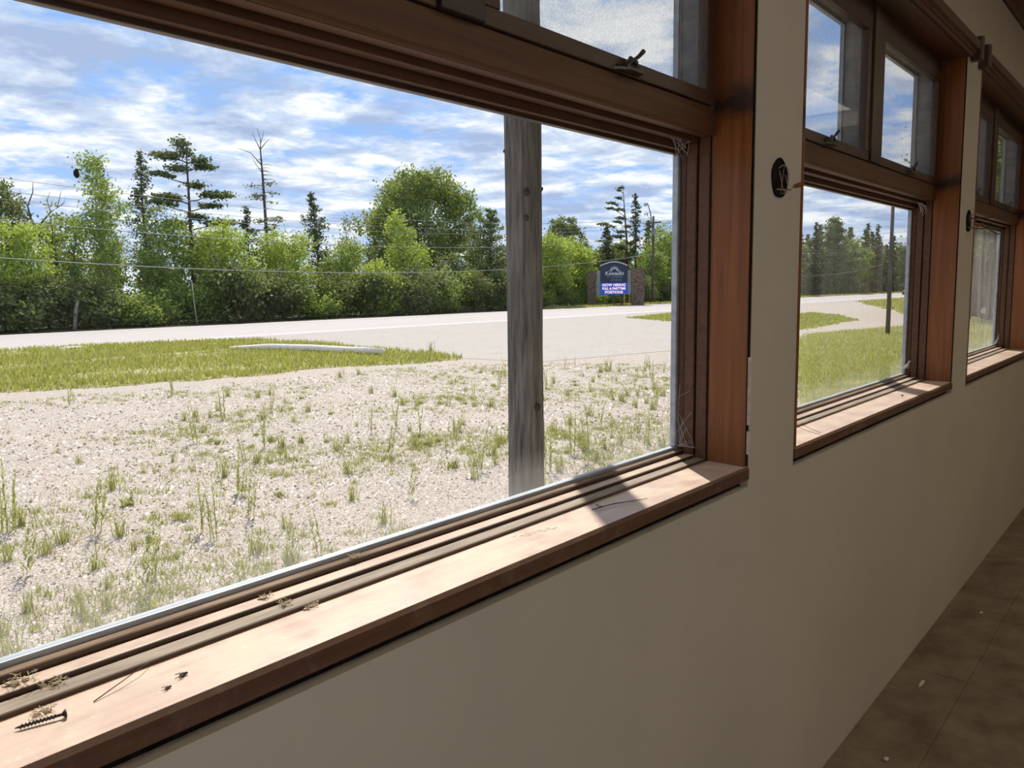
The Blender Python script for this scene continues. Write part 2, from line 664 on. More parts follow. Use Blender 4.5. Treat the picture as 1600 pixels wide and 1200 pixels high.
leaf_mat('lawn_blade', (0.15, 0.19, 0.045), (0.28, 0.31, 0.075), (0.50, 0.45, 0.21), 0.38)
leaf_mat('weed_leaf', (0.154, 0.186, 0.075), (0.268, 0.298, 0.112), (0.453, 0.391, 0.213), 0.35)
leaf_mat('dry_blade', (0.24, 0.20, 0.10), (0.36, 0.31, 0.17), (0.48, 0.42, 0.26), 0.3)

M = MATS


def Z(r):
    return EYE + r


# ------------------------------------------------------------------ room shell
WALL_Y = 0.80
OUT_Y = 1.006
WIN = [(0.11, 1.838), (2.152, 3.95), (4.258, 6.056)]
RX0, RX1, RY0 = -3.0, 9.0, -2.6
CEIL = Z(1.42)
SILL = -0.43
HEAD = 0.92
GAP = 0.014


def ring2(x0, x1, y0, y1, z0, z1, m):
    return (MB().box(x0 - m, x1 + m, y0 - m, y0, z0, z1).box(x0 - m, x1 + m, y1, y1 + m, z0, z1)
            .box(x0 - m, x0, y0, y1, z0, z1).box(x1, x1 + m, y0, y1, z0, z1))


def room():
    b = MB()
    lo, hi = Z(SILL - 0.050), Z(HEAD + 0.02)
    b.box(RX0, RX1, WALL_Y, OUT_Y, GZ, lo)
    b.box(RX0, RX1, WALL_Y, OUT_Y, hi, CEIL + 0.25)
    xs = [RX0] + [v for a, c in WIN for v in (a - GAP, c + GAP)] + [RX1]
    for i in range(0, len(xs), 2):
        b.box(xs[i], xs[i + 1], WALL_Y, OUT_Y, lo, hi)
    tag(b.build('wall_front', M['plaster']), 'tan plaster wall that holds the three brown windows', 'wall', kind='structure')
    fl = MB().box(RX0, RX1, RY0, WALL_Y, -0.12, -0.004).build('floor', M['floor_panel'])
    tag(fl, 'dusty brown panelled floor below the windows', 'floor', kind='structure')
    xe = [RX0, -0.635, 0.16, 0.955, 1.75, 2.545, 3.34, 4.135, 4.93, 5.725, 6.52, 7.315, RX1]
    ye = [WALL_Y, 0.57, -0.225, -1.02, -1.815, RY0]
    for i in range(len(xe) - 1):
        for j in range(len(ye) - 1):
            MB().box(xe[i] + 0.0015, xe[i + 1] - 0.0015, ye[j + 1] + 0.0015, ye[j] - 0.0015, -0.004,
                     RNG.uniform(-0.0012, 0.0)).build('floor_panel', M['floor_panel'], fl)
    sky = [(-2.6, -0.8), (-0.4, 1.4), (1.8, 3.6), (4.0, 5.8), (6.2, 8.0)]  # made-up skylight openings, added as fill light for the room
    sy0, sy1 = -2.1, -0.5
    b = MB().box(RX0, RX1, RY0, sy0, CEIL, CEIL + 0.12).box(RX0, RX1, sy1, OUT_Y, CEIL, CEIL + 0.12)
    xs = [RX0] + [v for q in sky for v in q] + [RX1]
    for i in range(0, len(xs), 2):
        b.box(xs[i], xs[i + 1], sy0, sy1, CEIL, CEIL + 0.12)
    c = b.build('ceiling', M['ceiling_paint'])
    for k, (a, d) in enumerate(sky):
        o = ring2(a, d, sy0, sy1, CEIL + 0.12, CEIL + 0.2, 0.04).build('window_%d' % (k + 6), M['sign_frame_metal'])
        tag(o, 'unseen frosted skylight added to brighten the room, number %d from the left end wall' % (k + 1), 'skylight', kind='structure')
        MB().box(a + 0.001, d - 0.001, sy0 + 0.001, sy1 - 0.001, CEIL + 0.14, CEIL + 0.145).build('fill_light_panel', M['fill_light_panel'], o)
    tag(c, 'pale ceiling above the wooden crown trim', 'ceiling', kind='structure')
    for nm, x0, x1 in (('wall_left', RX0 - 0.15, RX0), ('wall_right', RX1, RX1 + 0.15)):
        tag(MB().box(x0, x1, RY0, OUT_Y, -0.1, CEIL + 0.2).build(nm, M['plaster']), 'plain plaster end wall of the room, %s side' % nm[5:], 'wall', kind='structure')
    # back wall; its big openings are invented to brighten the room behind the camera
    b = MB()
    y0, y1 = RY0 - 0.2, RY0
    ops = [(-2.85, -1.05), (-0.9, 0.9)]
    zl, zh = 0.2, 2.72
    b.box(RX0, RX1, y0, y1, GZ, zl)
    b.box(RX0, RX1, y0, y1, zh, CEIL + 0.2)
    xs = [RX0] + [v for q in ops for v in q] + [RX1]
    for i in range(0, len(xs), 2):
        b.box(xs[i], xs[i + 1], y0, y1, zl, zh)
    tag(b.build('wall_back', M['plaster']), 'plaster wall behind the camera with wide windows added to brighten the room', 'wall', kind='structure')
    for k, (a, c) in enumerate(ops):
        f = MB()
        ym = RY0 - 0.1
        f.box(a, c, ym - 0.03, ym + 0.03, zl, zl + 0.05).box(a, c, ym - 0.03, ym + 0.03, zh - 0.05, zh)
        f.box(a, a + 0.05, ym - 0.03, ym + 0.03, zl + 0.05, zh - 0.05).box(c - 0.05, c, ym - 0.03, ym + 0.03, zl + 0.05, zh - 0.05)
        o = f.build('window_%d' % (k + 4), M['stained_wood_long'])
        tag(o, 'unseen wide window added behind the camera to brighten the room, number %d from its left end' % (k + 1), 'window', kind='structure')
        MB().box(a + 0.05, c - 0.05, ym - 0.002, ym + 0.002, zl + 0.05, zh - 0.05).build('glass_pane', M['clear_glass'], o)
    # crown trim
    prof = [(WALL_Y, Z(1.305)), (WALL_Y - 0.012, Z(1.305)), (WALL_Y - 0.018, Z(1.325)), (WALL_Y - 0.05, Z(1.36)), (WALL_Y - 0.085, Z(1.39)), (WALL_Y - 0.09, CEIL), (WALL_Y, CEIL)]
    tag(MB().prism_x(prof, RX0, RX1).build('trim_1', M['stained_wood_long']), 'reddish brown wooden crown trim where wall meets ceiling', 'trim', kind='structure')


room()


# ------------------------------------------------------------------ the three brown windows
def ring(xl, xr, zb, zt, y0, y1, ox, ozb, ozt):
    """rectangular frame: opening xl..xr, zb..zt; outer margin ox, ozb, ozt"""
    b = MB()
    b.box(xl - ox, xr + ox, y0, y1, zb - ozb, zb)
    b.box(xl - ox, xr + ox, y0, y1, zt, zt + ozt)
    b.box(xl - ox, xl, y0, y1, zb, zt)
    b.box(xr, xr + ox, y0, y1, zb, zt)
    return b


def latch(parent, x, z, mat):
    y = 0.893
    b = MB()
    b.prism_z([(x - 0.045, y), (x + 0.045, y), (x + 0.03, y - 0.022), (x - 0.02, y - 0.022)], z - 0.008, z - 0.003)
    b.tube([(x - 0.015, y - 0.008, z - 0.003), (x - 0.005, y - 0.012, z + 0.016), (x + 0.012, y - 0.014, z + 0.010)], 0.006, 7)
    b.tube([(x - 0.02, y - 0.010, z + 0.0), (x + 0.018, y - 0.016, z + 0.024), (x + 0.030, y - 0.020, z + 0.036)], [0.003, 0.004, 0.005], 7)
    b.tube([(x - 0.04, y - 0.004, z - 0.001), (x + 0.02, y - 0.014, z + 0.006)], 0.003, 6)
    return b.build('latch', mat, parent)


def window(n, xl, xr, label, gmat):
    w = empty('window_%d' % n, ((xl + xr) / 2, WALL_Y, Z(SILL)))
    tag(w, label, 'window', kind='structure')
    P = lambda b, nm, mat, par=w, bv=0.0: b.build(nm, M[mat], par, bevel=bv)
    # sill board, nosing, dark joint below
    P(MB().box(xl - GAP, xr + GAP, WALL_Y + 0.0015, 0.93, Z(SILL - 0.026), Z(SILL)), 'sill_board', 'dusty_sill_wood')
    P(MB().prism_x([(WALL_Y + 0.001, Z(SILL - 0.030)), (WALL_Y + 0.001, Z(SILL - 0.0005)), (WALL_Y - 0.004, Z(SILL - 0.006)), (WALL_Y - 0.004, Z(SILL - 0.030))],
                   xl - GAP + 0.002, xr + GAP - 0.003), 'sill_nosing', 'sill_edge_wood')
    P(MB().box(xl - GAP, xr + GAP, WALL_Y + 0.02, 0.95, Z(SILL - 0.0498), Z(SILL - 0.0262)), 'sill_joint', 'dark_gap')
    # jamb boards, slightly splayed outwards
    for s, x in ((-1, xl), (1, xr)):
        yf = WALL_Y - 0.002 if s < 0 else WALL_Y + 0.004
        pr = [(x, yf), (x + s * 0.014, 0.905), (x + s * 0.034, 0.905), (x + s * (GAP - 0.001), yf)]
        if s < 0:
            pr = pr[::-1]
        P(MB().prism_z(pr, Z(SILL), Z(HEAD)), 'jamb_board', 'stained_wood_upright')
    P(MB().box(xr + 0.0055, xr + GAP - 0.0003, WALL_Y + 0.0015, WALL_Y + 0.0038, Z(SILL + 0.001), Z(HEAD - 0.001)), 'jamb_joint', 'dark_gap')
    P(MB().box(xl - GAP, xr + GAP, WALL_Y - 0.001, 0.90, Z(HEAD), Z(HEAD + 0.0195)), 'head_board', 'stained_wood_long')
    # stepped stops around the big lower pane
    for nm, mat, y0, y1, dx, zb, zt in (('stop_moulding', None, 0.909, 0.937, 0.009, -0.424, 0.345), ('sash_frame', None, 0.941, 0.967, 0.005, -0.418, 0.334),
                                        ('glazing_bead', None, 0.971, 0.988, 0.0125, -0.410, 0.318), ('metal_channel', 'aluminium_channel', 0.988, 1.004, 0.003, -0.403, 0.3105)):
        bot = {'stop_moulding': 'dusty_stop_wood', 'sash_frame': 'dusty_sill_wood', 'glazing_bead': 'weathered_bead_wood'}.get(nm, 'aluminium_channel')
        a, c = xl - dx, xr + dx
        b = MB()
        top = MB().box(a - 0.03, c + 0.03, y0, y1, Z(zt), Z(zt + 0.04 if nm != 'stop_moulding' else 0.3499))
        b.box(a - 0.03, a, y0, y1, Z(zb), Z(zt)).box(c, c + 0.03, y0, y1, Z(zb), Z(zt))
        if nm == 'stop_moulding':             # dark back of the joints between the stops
            for x0, x1 in ((xl - 0.036, xl - 0.0115), (xr + 0.0115, xr + 0.036)):
                P(MB().box(x0, x1, 0.9055, 0.9085, Z(-0.43), Z(0.349)).box(x0, x1, 0.9375, 0.9405, Z(-0.43), Z(0.349)).box(x0, x1, 0.9675, 0.9705, Z(-0.43), Z(0.349)), 'joint_back', 'dark_gap')
        o = P(b, nm, mat or 'stained_wood_long', w, 0.002)
        P(MB().box(a - 0.03, c + 0.03, y0, y1, Z(-0.46), Z(zb)), 'bottom_rail', bot, o, 0.0015)
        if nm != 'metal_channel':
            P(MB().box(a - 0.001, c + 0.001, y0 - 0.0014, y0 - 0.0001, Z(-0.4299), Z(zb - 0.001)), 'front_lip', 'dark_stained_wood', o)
        P(top, 'top_rail', 'dark_stained_wood' if nm == 'metal_channel' else 'stained_wood_long', o, 0.0015)
    P(MB().box(xl + 0.0, xr - 0.0, 0.9945, 0.9975, Z(-0.4025), Z(0.3100)), 'glass_pane', gmat)
    # rail between the lower pane and the small upper sashes
    P(MB().prism_x([(0.90, Z(0.350)), (1.02, Z(0.350)), (1.02, Z(0.408)), (0.90, Z(0.408))], xl - 0.014, xr + 0.014), 'transom_rail', 'stained_wood_long', w, 0.0015)
    P(MB().tube([(xl - 0.013, 0.902, Z(0.3485)), (xr + 0.013, 0.902, Z(0.3485))], 0.0045, 8), 'rail_bead', 'stained_wood_long')
    # mullion and head stop
    cx = (xl + xr) / 2
    P(MB().box(cx - 0.05, cx + 0.05, 0.885, 1.0, Z(0.4085), Z(HEAD)), 'mullion', 'dark_stained_wood_upright', w, 0.002)
    for a, c in ((xl - 0.01, cx - 0.0505), (cx + 0.0505, xr + 0.01)):
        P(MB().box(a, c, 0.896, 1.0, Z(0.876), Z(HEAD)), 'head_stop', 'dark_stained_wood')
    for k, (a, c) in enumerate(((xl + 0.001, cx - 0.051), (cx + 0.051, xr - 0.001))):
        s = P(ring(a + 0.043, c - 0.043, Z(0.439), Z(0.830), 0.893, 0.918, 0.043, 0.030, 0.045), 'transom_sash', 'dark_stained_wood', w, 0.002)
        MB().box(a + 0.04, c - 0.04, 0.906, 0.909, Z(0.437), Z(0.832)).build('glass_pane', M['transom_glass'], s)
        latch(s, {(1, 1): 1.45, (1, 0): 0.48, (2, 0): 2.60, (2, 1): 3.51, (3, 0): 4.70, (3, 1): 5.60}[(n, k)], Z(0.420), M['latch_metal'])
        # painted outer reveal and the framed insect screen
        for x0, x1 in ((a - 0.008, a), (c, c + 0.008)):
            P(MB().box(x0, x1, 0.9185, 0.984, Z(0.409), Z(0.875)), 'outer_reveal', 'grey_reveal_paint')
        f = P(ring(a + 0.008, c - 0.008, Z(0.417), Z(0.867), 0.985, 0.999, 0.008, 0.008, 0.008), 'screen_frame', 'aluminium_channel')
        MB().box(a + 0.007, c - 0.007, 0.991, 0.992, Z(0.416), Z(0.868)).build('insect_screen', M['insect_screen'], f)
    # outside board closing the wall thickness around the panes
    P(MB().box(xl - 0.02, xr + 0.02, 1.0125, 1.08, Z(-0.49), Z(-0.456)), 'outer_sill', 'grey_reveal_paint')
    # head moulding with end blocks
    y = WALL_Y
    prof = [(y, Z(0.926)), (y - 0.012, Z(0.926)), (y - 0.014, Z(0.936)), (y - 0.022, Z(0.940)), (y - 0.022, Z(0.948)), (y - 0.034, Z(0.954)), (y - 0.036, Z(0.984)), (y - 0.026, Z(0.990)), (y - 0.026, Z(0.998)), (y, Z(0.998))]
    P(MB().prism_x(prof, xl - 0.055, xr + 0.055), 'head_moulding', 'stained_wood_long')
    for x0, x1 in ((xl - 0.095, xl - 0.0555), (xr + 0.0555, xr + 0.095)):
        P(MB().prism_z([(x0, y), (x0, y - 0.038), (x0 + 0.008, y - 0.046), (x1 - 0.008, y - 0.046), (x1, y - 0.038), (x1, y)], Z(0.914), Z(1.008)), 'moulding_block', 'dark_stained_wood_upright', w, 0.003)
    return w


window(1, *WIN[0], 'large nearest brown-framed window whose long dusty sill crosses the foreground', 'window_glass')
window(2, *WIN[1], 'middle brown-framed window looking out on lawn, drive and a dark pole', 'window_glass_dusty')
window(3, *WIN[2], 'farthest brown-framed window with the dirtiest glass, at the right edge', 'window_glass_dirty')


# ------------------------------------------------------------------ outside ground
def slab(name, pts, z, mat, label, cat):
    n = len(pts)
    b = MB()
    b.poly([(x, y, z) for x, y in pts] + [(x, y, z - 0.3) for x, y in pts],
           [tuple(range(n))] + [(i, n + i, n + (i + 1) % n, (i + 1) % n) for i in range(n)])
    o = b.build(name, M[mat])
    me = o.data
    if me.polygons[0].normal.z < 0:
        me.flip_normals()
    return tag(o, label, cat, kind='structure')


def outside():
    b = MB().box(-60, 320, OUT_Y + 0.0, 43.2, GZ - 0.4, GZ)
    tag(b.build('gravel_yard', M['gravel_ground']), 'pale gravel yard in front of the building', 'ground', kind='structure')
    b = MB().box(-60, 320, 43.2, 260, GZ - 0.4, GZ - 0.02)
    tag(b.build('forest_floor', M['forest_soil']), 'dark forest floor under the trees beyond the road', 'ground', kind='structure')
    road = slab('road', [(-60, 30.6), (320, 30.6), (320, 43.2), (-60, 43.2)], GZ + 0.012, 'road_asphalt', 'sunlit asphalt highway running past the tree line', 'road')
    for y, h in ((31.6, 0.14), (42.3, 0.10)):
        MB().box(-60, 320, y - h, y + h, GZ + 0.012, GZ + 0.018).build('edge_line', M['road_line'], road)
    slab('asphalt_apron', [(19.0, 30.6), (19.5, 25.6), (18.6, 20.7), (18.2, 17.6), (17.2, 15.8), (17.4, 13.4), (22.7, 12.3), (29, 12.6), (37, 15.0), (46, 19.6), (56.3, 20.6), (73.8, 27.0), (91, 28.5), (110, 30.6)],
         GZ + 0.008, 'apron_asphalt', 'worn grey asphalt apron between gravel yard and highway', 'pavement')


STRIP = [(-8, 31.4), (10.9, 31.6), (13.6, 31.6), (17.4, 30.4), (19.2, 29.2), (19.3, 25.4), (18.4, 20.7), (18.1, 17.6), (17.1, 15.8), (15.5, 15.8), (14.3, 16.6), (12.5, 17.0), (10.3, 17.0), (8.5, 17.4), (6.4, 18.4), (3, 19.5), (-8, 21)]
ISLE = [(40.5, 21.9), (44, 26.8), (52, 28.3), (60, 28.6), (62, 26.5), (54, 23.5), (46, 21.8)]
PATCH = [(36, 13.2), (46.4, 14.3), (50, 16), (56, 19.8), (46, 19.4), (37, 15.0), (33, 14.0)]
FIELD = [(55, 13.6), (68, 18.5), (92.7, 28.2), (107, 28.2), (150, 30.2), (200, 30.4), (200, 20), (110, 15), (70, 12.8)]
LAWN = [(9.6, 2.6), (14, 5.0), (22, 8.6), (33, 12.0), (37, 11.0), (42, 10.2), (56, 9.6), (90, 9.8), (90, 1.6), (9.2, 1.6)]
VERGE = [(60, 43.4), (200, 43.4), (200, 45.6), (60, 45.6)]


def ragged(poly, step, amp, seed):
    rn = random.Random(seed)
    out = []
    for i, (x0, y0) in enumerate(poly):
        x1, y1 = poly[(i + 1) % len(poly)]
        n = max(1, int(math.hypot(x1 - x0, y1 - y0) / step))
        for k in range(n):
            t = k / n
            out.append((x0 + (x1 - x0) * t + rn.uniform(-amp, amp), y0 + (y1 - y0) * t + rn.uniform(-amp, amp)))
    return out


STRIP = ragged(STRIP, 0.5, 0.22, 1)
ISLE = ragged(ISLE, 0.8, 0.3, 2)
PATCH = ragged(PATCH, 0.8, 0.3, 3)
LAWN = ragged(LAWN, 0.5, 0.22, 4)
FIELD = ragged(FIELD, 1.5, 0.4, 5)


def inside(px, py, poly):
    r = np.zeros(len(px), bool)
    n = len(poly)
    for i in range(n):
        x0, y0 = poly[i]
        x1, y1 = poly[(i + 1) % n]
        c = ((y0 > py) != (y1 > py)) & (px < (x1 - x0) * (py - y0) / (y1 - y0 + 1e-12) + x0)
        r ^= c
    return r


def sample_poly(poly, n, rs, near=None):
    a = np.array(poly)
    lo, hi = a.min(0), a.max(0)
    out = np.zeros((0, 2))
    while len(out) < n:
        p = lo + rs.random((n * 2, 2)) * (hi - lo)
        p = p[inside(p[:, 0], p[:, 1], poly)]
        if near:
            d = np.hypot(p[:, 0], p[:, 1])
            p = p[rs.random(len(p)) < np.clip((near / d) ** 2, 0, 1)]
        out = np.vstack([out, p])
    return out[:n]


def blades(pts, h, w, rs, z=GZ):
    """one bent triangle per blade"""
    n = len(pts)
    a = rs.random(n) * 2 * np.pi
    hh = h * (0.5 + rs.random(n))
    ww = w * (0.6 + 0.8 * rs.random(n))
    lean = (rs.random((n, 2)) - 0.5) * 1.1
    v = np.zeros((n, 3, 3))
    dx, dy = np.cos(a) * ww / 2, np.sin(a) * ww / 2
    v[:, 0, 0] = pts[:, 0] - dx
    v[:, 0, 1] = pts[:, 1] - dy
    v[:, 1, 0] = pts[:, 0] + dx
    v[:, 1, 1] = pts[:, 1] + dy
    v[:, 2, 0] = pts[:, 0] + lean[:, 0] * hh
    v[:, 2, 1] = pts[:, 1] + lean[:, 1] * hh
    v[:, :2, 2] = z
    v[:, 2, 2] = z + hh
    return v.reshape(-1, 3)


def grass():
    rs = np.random.default_rng(3)
    for poly, n, h, w, mat, nm, lab, near in (
            (STRIP, 60000, 0.11, 0.045, 'grass_blade', 'grass_strip', 'yellow-green grass strip between gravel yard and highway', None),
            (ISLE, 9000, 0.10, 0.08, 'grass_blade', 'grass_island', 'small grass island in the asphalt apron left of the window jamb', None),
            (PATCH, 9000, 0.10, 0.08, 'lawn_blade', 'grass_patch', 'rough grass patch enclosed by the curving gravel drive', None),
            (FIELD, 26000, 0.12, 0.16, 'lawn_blade', 'grass_field', 'green field between gravel drive and highway', None),
            (LAWN, 90000, 0.085, 0.022, 'lawn_blade', 'lawn', 'sunny lawn close outside the middle and far windows', 16),
            (VERGE, 20000, 0.16, 0.14, 'grass_blade', 'grass_verge', 'thin grass verge along the far side of the highway', None)):
        zt = GZ + 0.007
        b = slab(nm, poly, zt, 'turf_soil', lab, 'grass')
        q = sample_poly(poly, n, rs, near)
        q += rs.normal(0, 0.16, q.shape)
        if nm == 'grass_strip':               # worn bare trace continuing the log to the left
            tr = 24.9 + 0.10 * (15.5 - q[:, 0]) - 0.035 * (15.5 - q[:, 0]) ** 2
            q = q[(np.abs(q[:, 1] - tr) > 0.28) | (q[:, 0] > 15.5) | (q[:, 0] < 8)]
            f = np.sin(q[:, 0] * 0.9 + np.sin(q[:, 1] * 0.7) * 2) + np.sin(q[:, 1] * 1.3 + q[:, 0] * 0.4)
            q = q[f + rs.normal(0, 0.9, len(q)) > -1.3]
        me = np_mesh(nm + '_blades', blades(q, h, w, rs, zt - 0.002), 3, len(q))
        tag(link('grass_blades', me, M[mat], b), kind='stuff')


def gravel():
    rs = np.random.default_rng(11)
    poly = [(0.4, 2.0), (16, 3.0), (19, 9.0), (17.4, 13.0), (16, 15), (5, 17), (1.5, 12)]
    n = 70000
    p = sample_poly(poly, n, rs, 5.5)
    p = p[~inside(p[:, 0], p[:, 1], LAWN)]
    n = len(p)
    d = np.hypot(p[:, 0], p[:, 1])
    r = (0.005 + 0.014 * rs.random(n) ** 2.2) * np.clip(d / 7, 0.8, 1.7)
    a = rs.random(n) * 2 * np.pi
    # squashed tetra/pyramid chips: four-sided cap of 4 triangles
    ang = a[:, None] + np.array([0, 1.4, 3.1, 4.6])[None] + (rs.random((n, 4)) - 0.5) * 0.6
    base = np.stack([p[:, :1] + r[:, None] * np.cos(ang), p[:, 1:] + r[:, None] * np.sin(ang), np.full((n, 4), GZ - 0.001)], -1)
    top = np.stack([p[:, 0] + (rs.random(n) - 0.5) * r, p[:, 1] + (rs.random(n) - 0.5) * r, GZ + r * (0.5 + 0.5 * rs.random(n))], -1)
    v = np.concatenate([base, top[:, None]], 1).reshape(-1, 3)
    me = bpy.data.meshes.new('gravel')
    k = np.arange(n)[:, None] * 5
    f = np.stack([np.concatenate([k + i, k + (i + 1) % 4, k + 4], 1) for i in range(4)], 1).reshape(-1)
    me.vertices.add(len(v))
    me.vertices.foreach_set('co', v.astype(np.float32).ravel())
    me.loops.add(len(f))
    me.loops.foreach_set('vertex_index', f.astype(np.int32))
    me.polygons.add(n * 4)
    me.polygons.foreach_set('loop_start', np.arange(0, len(f), 3, dtype=np.int32))
    me.update(calc_edges=True)
    tag(link('gravel', me, M['stone_chips']), 'loose pale stone chips covering the yard outside the near window', 'gravel', kind='stuff')
    # low patchy growth between the stones, green and dry
    for nm, lab, mat, nc, per, h in (('sparse_growth', 'low patchy green growth between the stones of the yard', 'weed_leaf', 2300, 22, 0.045),
                                     ('dry_growth', 'low dry straw-coloured growth between the stones of the yard', 'dry_blade', 1300, 14, 0.035)):
        c = sample_poly(poly, nc * 3, rs, 8)
        nz = np.sin(c[:, 0] * 1.1 + 2 * np.sin(c[:, 1] * 0.8)) + np.sin(c[:, 1] * 1.5 + c[:, 0] * 0.5) + 0.16 * (c[:, 0] - 6) - 0.10 * (c[:, 1] - 6)
        c = c[nz + rs.normal(0, 0.8, len(c)) > 0.2][:nc]
        sp = 0.03 + 0.10 * rs.random(len(c)) ** 2
        k = rs.integers(0, len(c), len(c) * per)
        q = c[k] + rs.normal(0, 1, (len(k), 2)) * sp[k][:, None]
        me = np_mesh(nm, blades(q, h, 0.010, rs), 3, len(q))
        tag(link(nm, me, M[mat]), lab, 'weeds', kind='stuff')


def weeds():
    rs = np.random.default_rng(21)

    def blade(v, base, az, lean, h, w):
        d = np.array([math.cos(az), math.sin(az)])
        s = np.array([-d[1], d[0]]) * w / 2
        m = base[:2] + d * lean * h * 0.35
        t = base[:2] + d * lean * h
        p = [(*(base[:2] - s), base[2]), (*(base[:2] + s), base[2]), (*(m + s * 0.8), base[2] + h * 0.6), (*(m - s * 0.8), base[2] + h * 0.6)]
        v.append(p)
        v.append([p[3], p[2], (*(t + s * 0.1), base[2] + h), (*(t - s * 0.1), base[2] + h)])

    protos = []
    for kind in range(5):
        v = []
        if kind in (0, 1):                 # grassy tuft
            for i in range(34):
                b = np.array([*(rs.normal(0, 0.035, 2)), 0])
                blade(v, b, rs.random() * 6.28, 0.2 + 0.7 * rs.random(), 0.10 + 0.16 * rs.random(), 0.009)
        elif kind in (2, 3):               # tall leafy stalks
            for s in range(3 if kind == 2 else 2):
                az = rs.random() * 6.28
                H = 0.30 + 0.22 * rs.random()
                bx = rs.normal(0, 0.03, 2)
                blade(v, np.array([*bx, 0]), az, 0.22, H, 0.009)
                for j in range(16):
                    t = 0.08 + 0.85 * j / 16
                    off = np.array([math.cos(az), math.sin(az)]) * 0.22 * H * t * 0.8
                    blade(v, np.array([*(bx + off), H * t]), rs.random() * 6.28, 1.1, 0.055 * (1.15 - t), 0.012)
        else:                              # low broad rosette
            for i in range(30):
                b = np.array([*(rs.normal(0, 0.05, 2)), 0])
                blade(v, b, rs.random() * 6.28, 1.0, 0.045 + 0.06 * rs.random(), 0.018)
        v = np.array(v).reshape(-1, 3)
        me = np_mesh('weed', v, 4, len(v) // 4)
        me.materials.append(M['weed_leaf'])
        protos.append(me)
    names = ['grass_tuft', 'grass_tuft', 'tall_weed', 'tall_weed', 'rosette_weed']
    labels = ['small green grass tuft growing out of the gravel yard', 'small green grass tuft growing out of the gravel yard',
              'tall thin leafy weed stalk standing in the gravel yard', 'tall thin leafy weed stalk standing in the gravel yard',
              'low broad-leaved weed lying flat on the gravel yard']
    groups = ['grass tufts in the gravel yard'] * 2 + ['tall weeds in the gravel yard'] * 2 + ['low weeds in the gravel yard']
    fixed = [(3.8, 8.39, 0, 1.7), (3.49, 5.98, 2, 1.1), (3.8, 5.03, 2, 1.0), (5.35, 5.68, 2, 1.0), (8.33, 7.84, 0, 1.9), (4.81, 7.98, 0, 1.6), (10.57, 7.16, 1, 1.6), (11.71, 6.7, 0, 1.6),
             (5.72, 7.02, 1, 1.4), (4.04, 6.33, 2, 1.1), (2.78, 5.55, 3, 1.1), (8.12, 6.9, 4, 1.9), (3.59, 7.63, 4, 1.7), (6.16, 8.86, 0, 1.6), (16.45, 10.61, 0, 2.4), (18.5, 18.5, 0, 2.6),
             (4.5, 7.2, 3, 1.3), (5.0, 6.1, 0, 1.3), (6.6, 6.3, 4, 1.7), (7.4, 6.4, 1, 1.5), (2.2, 6.3, 2, 1.2), (2.0, 7.2, 0, 1.3)]
    spots = list(fixed)
    area = [(1.0, 4.6), (9.5, 4.2), (14, 5.6), (18.5, 10), (17, 12.8), (12, 15.5), (5, 16.5), (3, 13)]
    pts = sample_poly(area, 1500, rs, 8.5)
    for x, y in pts:
        if len(spots) >= 290:
            break
        dens = math.sin(x * 1.1 + 1.7 * math.sin(y * 0.8)) + 0.16 * (x - 6) - 0.10 * (y - 7)
        if rs.random() < 0.36 + 0.3 * dens:
            k = int(rs.choice([0, 1, 2, 3, 4], p=[0.3, 0.25, 0.13, 0.12, 0.2]))
            spots.append((x, y, k, 0.7 + 0.8 * rs.random()))
    for x, y, k, s in spots:
        o = bpy.data.objects.new(names[k], protos[k])
        COL.objects.link(o)
        o.location = (x, y, GZ)
        s *= 0.95 if k in (2, 3) else 0.62
        o.scale = (s, s, s)
        o.rotation_euler = (0, 0, rs.random() * 6.28)
        tag(o, labels[k], 'weed', groups[k])


outside()
grass()
gravel()
weeds()


# ------------------------------------------------------------------ porch posts, poles, wires
def post(x, label):
    w = empty('porch_post', (x, 1.70, GZ))
    tag(w, label, 'post', 'weathered porch posts')
    rn = random.Random(int(x * 100))
    b = MB()
    n = 18
    rows = 34
    H = Z(1.60) - GZ
    base = len(b.v)
    for i in range(rows + 1):
        t = i / rows
        r = 0.0610 - 0.003 * t + 0.0012 * math.sin(t * 17 + x)
        ox = 0.005 * math.sin(t * 3.1) - 0.006 * (t - 0.5)
        for k in range(n):
            q = 2 * math.pi * k / n
            rr = r * (1 + 0.03 * math.sin(3 * q + t * 2) + rn.uniform(-0.012, 0.012))
            b.v.append((x + ox + rr * math.cos(q), 1.70 + rr * math.sin(q), GZ + H * t))
    for i in range(rows):
        for k in range(n):
            b.f.append((base + i * n + k, base + i * n + (k + 1) % n, base + (i + 1) * n + (k + 1) % n, base + (i + 1) * n + k))
    b.f.append(tuple(base + rows * n + k for k in range(n)))
    b.build('log', M['weathered_post'], w, smooth=True)
    for ang, z, s in ((-2.30, Z(0.295), 1.0), (-2.32, Z(0.215), 0.8), (-1.75, Z(-0.39), 1.1), (-0.82, Z(0.31), 0.6), (-3.95, Z(0.43), 0.5)):
        c = (x + 0.058 * math.cos(ang), 1.70 + 0.058 * math.sin(ang), z)
        MB().blob(c, (0.011 * s, 0.011 * s, 0.013 * s), int(z * 1000), 5, 8, 0.15).build('knot', M['knot_wood'], w, smooth=True)
    return w


post(2.135, 'thick weathered grey log post standing right outside the near window')
post(4.32, 'grey log post hidden behind the plaster between near and middle window')
pr = empty('porch_roof', (3.5, 1.5, Z(1.6)))
tag(pr, 'low porch roof carried by the log posts above the windows', 'roof')
MB().box(-3, 9, 1.62, 1.78, Z(1.60), Z(1.76)).build('beam', M['pole_wood'], pr)
for i in range(25):
    MB().box(-3 + i * 0.48, -3 + (i + 1) * 0.48 - 0.006, 1.031, 1.92, Z(1.762), Z(1.79)).build('roof_board', M['pole_wood'], pr)


